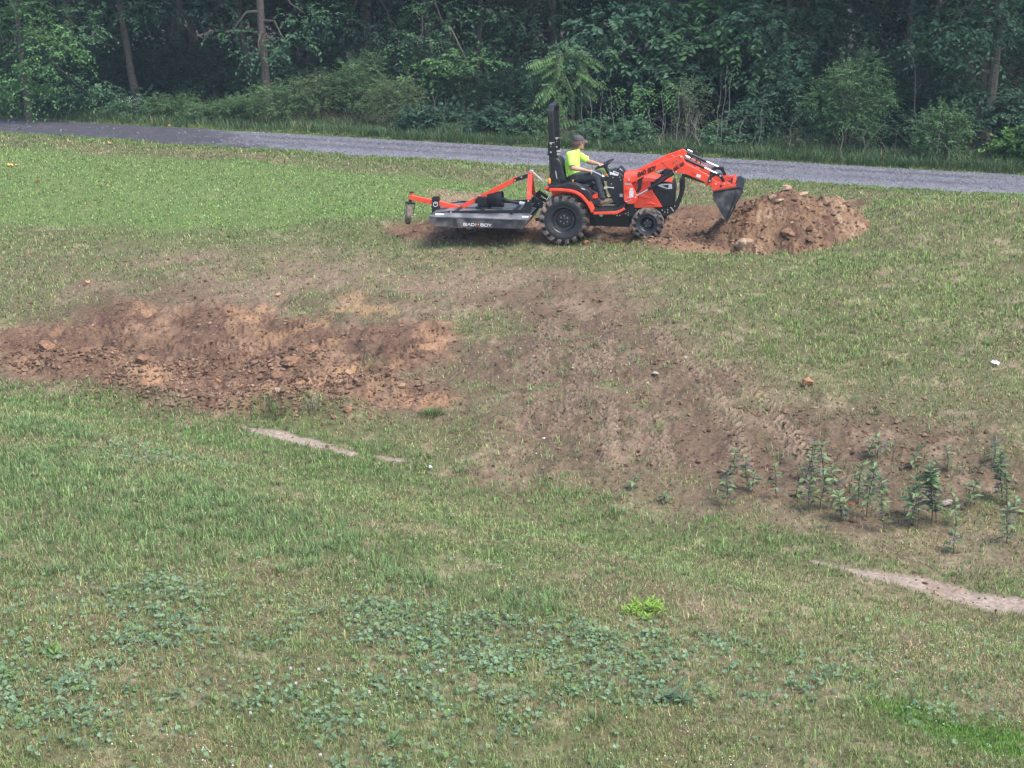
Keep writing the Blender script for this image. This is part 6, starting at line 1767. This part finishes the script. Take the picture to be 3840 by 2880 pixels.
# ------------------------------------------------------------------ stones one can tell apart
mat_tan = M_plain('tan_stone', (.33, .23, .155), rough=.9, var=.22, scale=14, bump=.6, spec=.2)
mat_pale = M_plain('pale_stone', (.36, .30, .25), rough=.9, var=.12, scale=14, bump=.4, spec=.2)
mat_clay = M_plain('orange_stone', (.30, .155, .085), rough=.9, var=.2, scale=14, bump=.5, spec=.2)
mat_soilc = M_plain('clod', (.20, .115, .072), rough=.95, var=.35, scale=20, bump=.7, spec=.1)
def stone(label, sx, sy, w_src, mat, flat=.65, seed=0, cat='stone', group=None, name='stone', Yh=None, lift=.3):
    """(sx, sy): source pixel of its middle; w_src: its width in source pixels"""
    if Yh is None:
        x, y = px2w(sx, sy); z = gz(x, y)
    else:
        q = world_at(sx, sy, Yh); x, y = q[0], q[1]; z = q[2] if lift is None else surf(x, y)
    d = math.hypot(y, CAM_Z - z); wd = w_src * .82 / (5276.0 / d)
    rng = np.random.default_rng(1000 + seed)
    bm = bmesh.new(); big = w_src > 30; bmesh.ops.create_icosphere(bm, subdivisions=5 if w_src > 70 else 4 if big else 3, radius=1)
    cuts = rng.standard_normal((9, 3)); cuts /= np.linalg.norm(cuts, axis=1, keepdims=True)
    for v in bm.verts:
        p = np.array(v.co)
        for c in cuts:
            e = p @ c - rng.uniform(.62, .63) * (1 + .12 * c[0])
            if e > 0: p = p - c * e * .92
        v.co = p
    vv = np.array([v.co[:] for v in bm.verts]); q = seed * 3.7
    dn = fbm(vv[:, 0] + q, vv[:, 1] + 1.7 * vv[:, 2], 1.3, 5, 2, .6) + fbm(vv[:, 2] - q, vv[:, 1] - vv[:, 0], 1.5, 5, 4, .6) - .5 * np.abs(fbm(vv[:, 0] * 1.3 + q, vv[:, 2] + vv[:, 1], 3.0, 3, 1))
    vv = vv * (1 + (.16 if big else .08) * dn)[:, None]
    for v, c_ in zip(bm.verts, vv): v.co = c_
    for v in bm.verts: v.co = Vector((v.co.x * wd / 1.3, v.co.y * wd / 1.5, v.co.z * wd / 1.3 * flat))
    me = bpy.data.meshes.new(name); bm.to_mesh(me); bm.free(); me.materials.append(mat)
    me.polygons.foreach_set('use_smooth', [True] * len(me.polygons)); me.set_sharp_from_angle(angle=R(28))
    o = link_mesh(name, me); o.location = (x, y, z + wd * flat * lift * .6); o.rotation_euler = (rng.uniform(-.2, .2), rng.uniform(-.2, .2), rng.random() * 6.28)
    tag(o, label, cat, group); return o
G1 = 'stones in the turned soil'
stone('rough tan boulder lying in the grass below the soil heap', 2792, 942, 64, mat_tan, .8, 1, lift=.7)
stone('small flat tan stone just right of the rough tan boulder', 2845, 942, 28, mat_tan, .5, 2)
stone('pale tan slab on the very top of the soil heap', 2950, 708, 46, mat_tan, .45, 3, Yh=25.75, lift=.9)
stone('second pale slab right of the slab on top of the soil heap', 3012, 726, 36, mat_tan, .5, 4, Yh=25.75, lift=.9)
stone('flat tan flake in the slope under the slabs of the soil heap', 2925, 738, 28, mat_tan, .4, 5, Yh=25.45, lift=.9)
stone('grey-brown clod in the lower middle of the soil heap', 2960, 860, 50, mat_soilc, .6, 6, 'clod', name='clod', Yh=24.75)
stone('dark clod at the left foot of the soil heap beside the bucket tip', 2742, 856, 26, mat_soilc, .8, 7, 'clod', name='clod')
stone('brown clod halfway up the right side of the soil heap', 3085, 775, 34, mat_soilc, .7, 8, 'clod', name='clod', Yh=25.35)
stone('round brown clod at the front foot of the soil heap', 2845, 900, 48, mat_soilc, .8, 9, 'clod', name='clod')
stone('tan broken stone right against the rear tyre', 2099, 912, 36, mat_tan, .75, 10, lift=.8)
stone('tan pointed stone right of the rear tyre', 2173, 908, 30, mat_tan, .9, 11, lift=.9)
stone('orange-tan stone lower than the pointed stone by the rear tyre', 2202, 922, 28, mat_clay, .7, 12, lift=.7)
stone('brown lump between the two near tyres', 2238, 908, 38, mat_soilc, .8, 13, 'clod', name='clod', lift=.8)
stone('dark matted sod in front of the front tyre', 2395, 900, 60, mat_soilc, .55, 14, 'clod', name='clod')
stone('rounded orange-brown stone alone on the right-hand slope', 3024, 1458, 44, mat_clay, .75, 15, lift=.9)
stone('pale stone on the brown ground, upper of the two biggest there', 2574, 1346, 23, mat_pale, .7, 16, lift=.9)
stone('pale stone on the brown ground, lower of the two biggest there', 2457, 1417, 25, mat_pale, .6, 17, lift=.9)
stone('small pale stone between the two biggest pale stones', 2527, 1353, 14, mat_pale, .5, 18)
stone('flat pale chip right of the lower pale stone', 2489, 1371, 14, mat_pale, .4, 19)
stone('yellowish small stone left of the lower pale stone', 2178, 1412, 18, mat_tan, .6, 20)
stone('tiny pale stone at the left of the brown ground', 2147, 1390, 12, mat_pale, .6, 21)
stone('tiny pale stone below the lower pale stone', 2428, 1448, 11, mat_pale, .6, 22)
stone('tiny pale stone above the rounded orange-brown stone', 3037, 1438, 11, mat_pale, .6, 23)
stone('orange stone half hidden by the weeds of the hollow', 3182, 1888, 42, mat_clay, .5, 24)
stone('broad flat pinkish stone behind the weeds of the hollow', 3547, 1884, 52, mat_pale, .3, 25)
stone('yellow-tan rock at the right end of the dug soil', 1306, 1400, 26, mat_tan, .75, 26, group=G1)
stone('orange clay lump beside the tall grass stalks', 1388, 1350, 30, mat_clay, .6, 27, group=G1)
stone('brown block in the near edge of the dug soil', 1048, 1530, 34, mat_tan, .7, 28, group=G1)
stone('orange block at the left part of the dug soil', 818, 1428, 24, mat_clay, .75, 29, group=G1)
stone('orange block below and left of the orange block in the dug soil', 806, 1468, 18, mat_clay, .7, 30, group=G1)
stone('dark clod standing on the dug soil near its middle', 1042, 1430, 44, mat_soilc, .75, 31, 'clod', name='clod')
stone('dark matted sod at the far side of the dug soil', 1165, 1345, 60, mat_soilc, .55, 32, 'clod', name='clod')
stone('long clod below the dark matted sod', 1095, 1385, 70, mat_soilc, .4, 33, 'clod', name='clod')
stone('dark shaggy clod at the left of the dug soil', 190, 1335, 70, mat_soilc, .5, 34, 'clod', name='clod')
stone('second shaggy clod right of the dark shaggy one', 330, 1340, 60, mat_soilc, .45, 35, 'clod', name='clod')
stone('clod with pale edge at the near left rim of the dug soil', 540, 1425, 50, mat_soilc, .5, 36, 'clod', name='clod')
stone('brown clod at the near right corner of the dug soil', 1305, 1580, 34, mat_soilc, .7, 37, 'clod', name='clod')
rng = np.random.default_rng(15)
for i, (sx, sy, w) in enumerate([(2010,1700,9),(2060,1320,9),(2240,1372,9),(2305,1330,8),(2610,1430,9),(2350,1500,8),(1990,1480,8),(3200,1530,12),(3330,1480,9),(2850,1560,10),(2110,1345,9),(2290,1400,8),(3400,1340,9),(1950,1310,9)]):
    stone('tiny pale pebble strewn on the brown tracked ground', sx, sy, w, mat_pale, .6, 60 + i, 'pebble', 'pebbles strewn on the tracked ground', 'pebble')
for i, (sx, sy, w) in enumerate([(900,1440,20),(950,1462,14),(620,1440,16),(700,1465,18),(760,1478,14),(1120,1500,16),(1190,1515,18),(1230,1490,14),(980,1500,18),(1270,1540,16),(860,1505,16),(1150,1470,12),(680,1405,16),(640,1478,14),(1010,1545,14)]):
    stone('small tan lump among the clods of the dug soil', sx, sy, w, mat_tan if i % 2 else mat_clay, .7, 90 + i, 'stone', 'small lumps among the clods of the dug soil')

# ------------------------------------------------------------------ weeds of the hollow
mat_weed = M_attr('weed_leaf', rough=.6, spec=.25, trans=.2)
mat_wstem = M_plain('weed_stem', (.085, .085, .060), rough=.8, var=.3, scale=20)
def weed(label, wx, wy, wt, lush, seed, group='leafy weeds standing in the hollow', double=False):
    """wx, wy base and wt top in units of the hollow crop (2560, 1550, .5787)"""
    bx, by = px2w(2560 + wx * .5787, 1550 + wy * .5787)
    z = gz(bx, by); H_ = (wy - wt) * .5787 / (5276.0 / math.hypot(by, CAM_Z - z)) * 1.15
    rng = np.random.default_rng(500 + seed)
    root = empty('tall_weed', (bx, by, z - .01)); tag(root, label, 'weed', group)
    mb = MB(); parts = []
    for st in range(2 if double else 1):
        le = np.array([rng.uniform(-.18, .18), rng.uniform(-.12, .12), 1.0]); le *= H_ * (1 - .12 * st)
        b0 = np.array([.05 * st, .0, 0])
        path = [b0 + le * t + np.array([.012 * math.sin(5 * t + seed), 0, 0]) for t in np.linspace(0, 1, 6)]
        mb.tube([tuple(p) for p in path], [.0065, .006, .0055, .005, .004, .002], 5)
        npair = max(6, int(H_ / .028 * lush))
        for k in range(npair):
            t = .16 + .84 * (k + .5) / npair; t = t ** (.8 if lush > .8 else 1)
            p = b0 + le * t
            for s in (0, 1, 2) if k > npair * .6 else (0, 1):
                a = k * 1.4 + s * 3.14159 + rng.uniform(-.4, .4); L = rng.uniform(.080, .140) * (1.0 if t < .9 else .75)
                up = rng.uniform(-.25, .55) if t < .85 else rng.uniform(.3, 1.1)
                D = np.array([[math.cos(a), math.sin(a), up]])
                col = np.array([[.135, .195, .088]]) * rng.uniform(.7, 1.5) if rng.random() < .75 else np.array([[.12, .11, .105]]) * rng.uniform(.7, 1.3)
                parts.append(rhombi(p[None] , D, np.array([[0, -.1, 1.0]]) + .3 * rng.standard_normal((1, 3)), np.array([L]), np.array([L * .40]), col, rng, fold=.2))
    mb.build('stem', mat_wstem, root)
    V, F, C = join(parts); np_mesh('leaves', V, F, mat_weed, C, parent=root)
WD = [(280,600,390,.9,'short weed at the left end of the row, in front of a taller one'),(312,400,240,.9,'slim weed behind the short one at the left end of the row'),(425,495,300,.8,'weed with drooping grey leaves, second clump from the left'),
      (455,520,400,.5,'low purple weed at the foot of the grey drooping one'),(615,550,340,.35,'bent nearly bare weed stem leaning right'),(800,450,230,1.0,'tall bushy weed behind the middle of the row'),
      (840,480,300,.8,'purple-leaved weed beside the tall bushy one'),(905,370,195,.8,'upright weed standing behind and right of the tall bushy one'),(735,530,420,.6,'small pale green weed left of the middle clump'),
      (820,655,470,.9,'front weed of the middle clump'),(895,640,430,.9,'broad-leaved weed of the middle clump'),(960,640,470,.8,'right-hand weed of the middle clump'),(1025,720,550,.8,'low front weed left of the orange stone'),
      (1045,720,600,.5,'tiny weed at the foot of the low front one'),(1130,600,360,1.1,'dense tall weed behind the orange stone'),(1185,690,370,1.1,'dense weed right of the orange stone'),(1310,780,440,.8,'tall open weed with pale leaves, nearest of the row'),
      (1470,760,480,.9,'weed with flat leaf tiers right of the pale open one'),(1530,750,440,.8,'slim weed left of the double-stemmed clump'),(1612,715,350,1.2,'big double-stemmed dark weed left of the flat pinkish stone'),
      (1765,750,560,.6,'thin weed in front of the flat pinkish stone'),(1860,610,450,.9,'light green weed right of the flat pinkish stone'),(2080,570,290,1.4,'tallest very leafy weed at the right edge'),(2110,590,420,1.0,'shorter weed beside the tallest one at the right edge'),
      (1720,370,220,.8,'small weed standing back behind the flat pinkish stone'),(2005,320,200,1.0,'bushy small weed far back at the right'),(2090,860,620,.7,'lone weed with one pale leaf below the tallest one'),(1750,930,770,.8,'lone green weed in front of the row on the right'),
      (1205,290,180,.6,'small weed far back in the middle'),(1270,300,160,.6,'second small weed far back in the middle'),(1490,350,260,.7,'yellowish small weed back between two clumps'),(950,470,370,.8,'short weed between the bushy one and the dense one'),
      (1480,650,500,.8,'short weed behind the flat-tiered one'),(1615,430,290,.6,'grey small weed behind the double-stemmed clump'),(2150,650,560,.8,'low weed at the picture edge'),(-330,480,400,.9,'small weed alone on the brown ground left of the row'),(-120,560,500,.6,'tiny weed left of the row near the brown ground')]
for i, w in enumerate(WD): weed(w[4], w[0], w[1], w[2], w[3], i, double=(i == 19))

# single plants
def tuft_thing(name, label, px, py, n, rad, h0, h1, w, col, cat='grass tuft', seedn=0):
    x, y = onground([px], [py]); x, y = float(x[0]), float(y[0]); z = gz(x, y)
    rng = np.random.default_rng(700 + seedn)
    g = clumps(np.array([x]), np.array([y]), n, np.array([rad]), h0, h1, w, rng, np.array([col]), straw=.08)
    V, F, C = join([g]); o = np_mesh(name, V - np.array([x, y, z]), F, mat_blade, C); o.location = (x, y, z); tag(o, label, cat)
tuft_thing('grass_tuft', 'dense green grass tuft at the right end of the dug soil', 935, 902, 260, .16, .06, .15, .006, (.085, .165, .045), seedn=1)
tuft_thing('grass_tuft', 'bright tuft on the near rim of the dug soil, left one', 570, 903, 90, .16, .08, .2, .006, (.13, .20, .07), seedn=2)
tuft_thing('grass_tuft', 'greyish tuft of long blades on the near rim of the dug soil', 680, 905, 60, .12, .12, .26, .006, (.16, .19, .12), seedn=3)
tuft_thing('grass_tuft', 'tuft leaning on the near rim of the dug soil, between the two others', 600, 908, 80, .12, .08, .2, .006, (.11, .18, .06), seedn=4)
tuft_thing('seeding_grass', 'tall thin dark grass stalks rising from the tracked soil', 776, 790, 22, .12, .35, .62, .006, (.075, .10, .055), seedn=5)
tuft_thing('grass_tuft', 'green tuft around the foot of the thin grass stalks', 800, 800, 150, .25, .05, .13, .006, (.10, .16, .06), seedn=6)
tuft_thing('grass_tuft', 'dark broad-bladed tuft by the lower edge of the picture, right of centre', 1290, 1560, 60, .06, .06, .13, .006, (.085, .15, .06), seedn=7)
def rosette(name, label, px, py, n, L0, L1, col, seed, cat='weed', spread=.12, nar=.3):
    x, y = onground([px], [py]); x, y = float(x[0]), float(y[0]); z = gz(x, y); rng = np.random.default_rng(800 + seed)
    root = empty(name, (x, y, z)); tag(root, label, cat); parts = []; mb = MB()
    k = max(1, n // 9)
    for q in range(k):
        a = rng.random() * 6.28; r = spread * math.sqrt(rng.random()); c = np.array([r * math.cos(a), r * math.sin(a), 0]); h = rng.uniform(.03, .075)
        mb.tube([tuple(c), tuple(c + [0, 0, h])], [.003, .002], 4)
        m = 9; aa = np.arange(m) * 2.4 + rng.random(); t = np.linspace(.3, 1, m)
        P_ = c + np.stack([0 * t, 0 * t, h * t], -1); D = np.stack([np.cos(aa), np.sin(aa), .25 + .7 * t ** 3], -1); L = rng.uniform(L0, L1, m)
        parts.append(rhombi(P_, D, np.tile([0, 0, 1.0], (m, 1)), L, L * nar, np.array(col) * rng.uniform(.8, 1.25, (m, 1)), rng))
    mb.build('stem', mat_wstem, root)
    V, F, C = join(parts); np_mesh('leaves', V, F, mat_weed, C, parent=root)
rosette('low_weed', 'bright yellow-green bushy weed in the near grass right of centre', 1390, 1340, 200, .04, .075, (.19, .32, .045), 1, spread=.17)
rosette('low_weed', 'fresh green star-shaped weed at the lower left', 115, 1425, 40, .05, .08, (.13, .24, .06), 2, spread=.06)
rosette('low_weed', 'small bright sprig above the round-leaved weeds at the left', 490, 1260, 14, .03, .05, (.14, .27, .06), 3, spread=.03)
rosette('low_weed', 'small bright sprig in the near grass, left of the bushy weed', 1180, 1345, 14, .035, .055, (.13, .24, .06), 4, spread=.03)
rosette('low_weed', 'little dark green sprig in the dry grass at lower right', 1705, 1448, 27, .025, .04, (.10, .20, .05), 5, spread=.035)
rosette('low_weed', 'leafy green weed at the bottom edge left of centre', 860, 1615, 40, .04, .07, (.10, .19, .07), 6, spread=.07)
rosette('low_weed', 'green weed mat at the picture left edge near the bottom', 8, 1475, 60, .03, .045, (.11, .21, .05), 7, spread=.10)
rosette('low_weed', 'broad-leaved dark weed near the lower right', 1450, 1520, 30, .06, .10, (.085, .15, .08), 8, spread=.08, nar=.4)

# fallen leaves, scraps
mat_dleaf = M_plain('dry_leaf', (.50, .27, .12), rough=.8, var=.2, scale=20)
mat_paper = M_plain('white_paper', (.6, .6, .6), rough=.7, var=.03)
def flat_leaf(label, sx, sy, w, mat=mat_dleaf, name='fallen_leaf', cat='leaf', seed=0, lob=5):
    x, y = px2w(sx, sy); z = gz(x, y); d = math.hypot(y, CAM_Z - z); r = w / (5276.0 / d) * .5
    rng = np.random.default_rng(60 + seed); n = 14; top = []; V = [(0, 0, r * .18)]
    for k in range(n):
        a = 2 * math.pi * k / n; rr = r * (1 + .28 * math.cos(lob * a)) * rng.uniform(.85, 1.1); V.append((rr * math.cos(a), rr * .8 * math.sin(a), r * rng.uniform(.0, .6)))
    V += [(p[0], p[1], p[2] - .003) for p in V]
    F = [(0, 1 + k, 1 + (k + 1) % n) for k in range(n)] + [(n + 1, n + 2 + (k + 1) % n, n + 2 + k) for k in range(n)] + [(1 + k, n + 2 + k, n + 2 + (k + 1) % n, 1 + (k + 1) % n) for k in range(n)]
    mb = MB(); mb.add(V, F); o = mb.build(name, mat); o.location = (x, y, z + .035); o.rotation_euler = (rng.uniform(-.5, .1), rng.uniform(-.3, .3), rng.random() * 6); tag(o, label, cat)
flat_leaf('curled tan leaf in the strip between road and lawn, left one', 258, 540, 16, seed=1)
flat_leaf('curled tan leaf in the strip between road and lawn, right one', 411, 541, 22, seed=2)
flat_leaf('yellow-orange leaf near the left edge of the lawn', 38, 619, 26, M_plain('yellow_leaf', (.62, .33, .07), rough=.8, var=.1), seed=3)
flat_leaf('pinkish dry leaf touching the yellow-orange leaf', 64, 617, 18, seed=4)
flat_leaf('tan leaf alone on the left of the lawn', 144, 685, 20, seed=5)
flat_leaf('small orange leaf on the middle of the left lawn', 405, 703, 18, seed=6)
flat_leaf('dark curled leaf at the far left of the lawn', 282, 593, 18, mat_bark, seed=7)
flat_leaf('pinkish leaf on the worn grass at the left', 329, 1066, 20, seed=8)
flat_leaf('dark leaf on the near edge of the road at the left', 66, 489, 24, mat_bark, seed=9)
flat_leaf('star-shaped orange leaf on the worn middle ground', 1044, 1110, 24, seed=10)
flat_leaf('pair of dry leaves on the far road edge', 640, 473, 22, seed=11)
flat_leaf('crumpled white scrap on the green slope at the right', 3733, 1378, 30, mat_paper, 'paper_scrap', 'litter', 12, 3)
flat_leaf('tiny white scrap on the near bank below the bare strip', 1614, 1780, 16, mat_paper, 'paper_scrap', 'litter', 13, 3)
flat_leaf('tiny white scrap on the tracked brown ground', 2040, 1657, 12, mat_paper, 'paper_scrap', 'litter', 14, 3)
for i, (sx, sy) in enumerate([(1520,2555),(1650,2560),(1090,2545),(1195,2550),(1220,2605),(940,2715),(1200,2860),(1015,2905),(1110,2605),(1385,2636),(1010,2610)]):
    x, y = px2w(sx, sy); z = gz(x, y); mb = MB(); rng = np.random.default_rng(i)
    mb.tube([(0, 0, 0), (.003, 0, .07)], [.0012, .001], 4, 1)
    for k in range(34):
        d = rng.standard_normal(3); d /= np.linalg.norm(d); mb.ell((d[0] * .008 + .003, d[1] * .008, .075 + d[2] * .007), (.0032, .0032, .005), n=5, m=4)
    o = mb.build('clover_flower', [M_plain('clover_petal', (.45, .42, .38), rough=.8) if i == 0 else bpy.data.materials['clover_petal'], mat_wstem]); o.location = (x, y, z)
    tag(o, 'white clover head standing in the near grass at the bottom', 'flower', 'white clover heads in the near grass')
# ------------------------------------------------------------------ thin bluish haze, added to lift the dark gaps of the wood
def haze():
    m = bpy.data.materials.new('haze_volume'); m.use_nodes = True
    nt = m.node_tree; nt.nodes.remove(nt.nodes['Principled BSDF'])
    v = nt.nodes.new('ShaderNodeVolumePrincipled')
    v.inputs['Color'].default_value = (.66, .82, 1.0, 1); v.inputs['Density'].default_value = HAZE_DENSITY; v.inputs['Anisotropy'].default_value = 0.0
    nt.links.new(v.outputs[0], nt.nodes['Material Output'].inputs['Volume'])
    mb = MB(); mb.box((0, 30, 5.2), (120, 130, 15.6))
    o = mb.build('haze', m); tag(o, kind='stuff')
HAZE_DENSITY = .0006
haze()
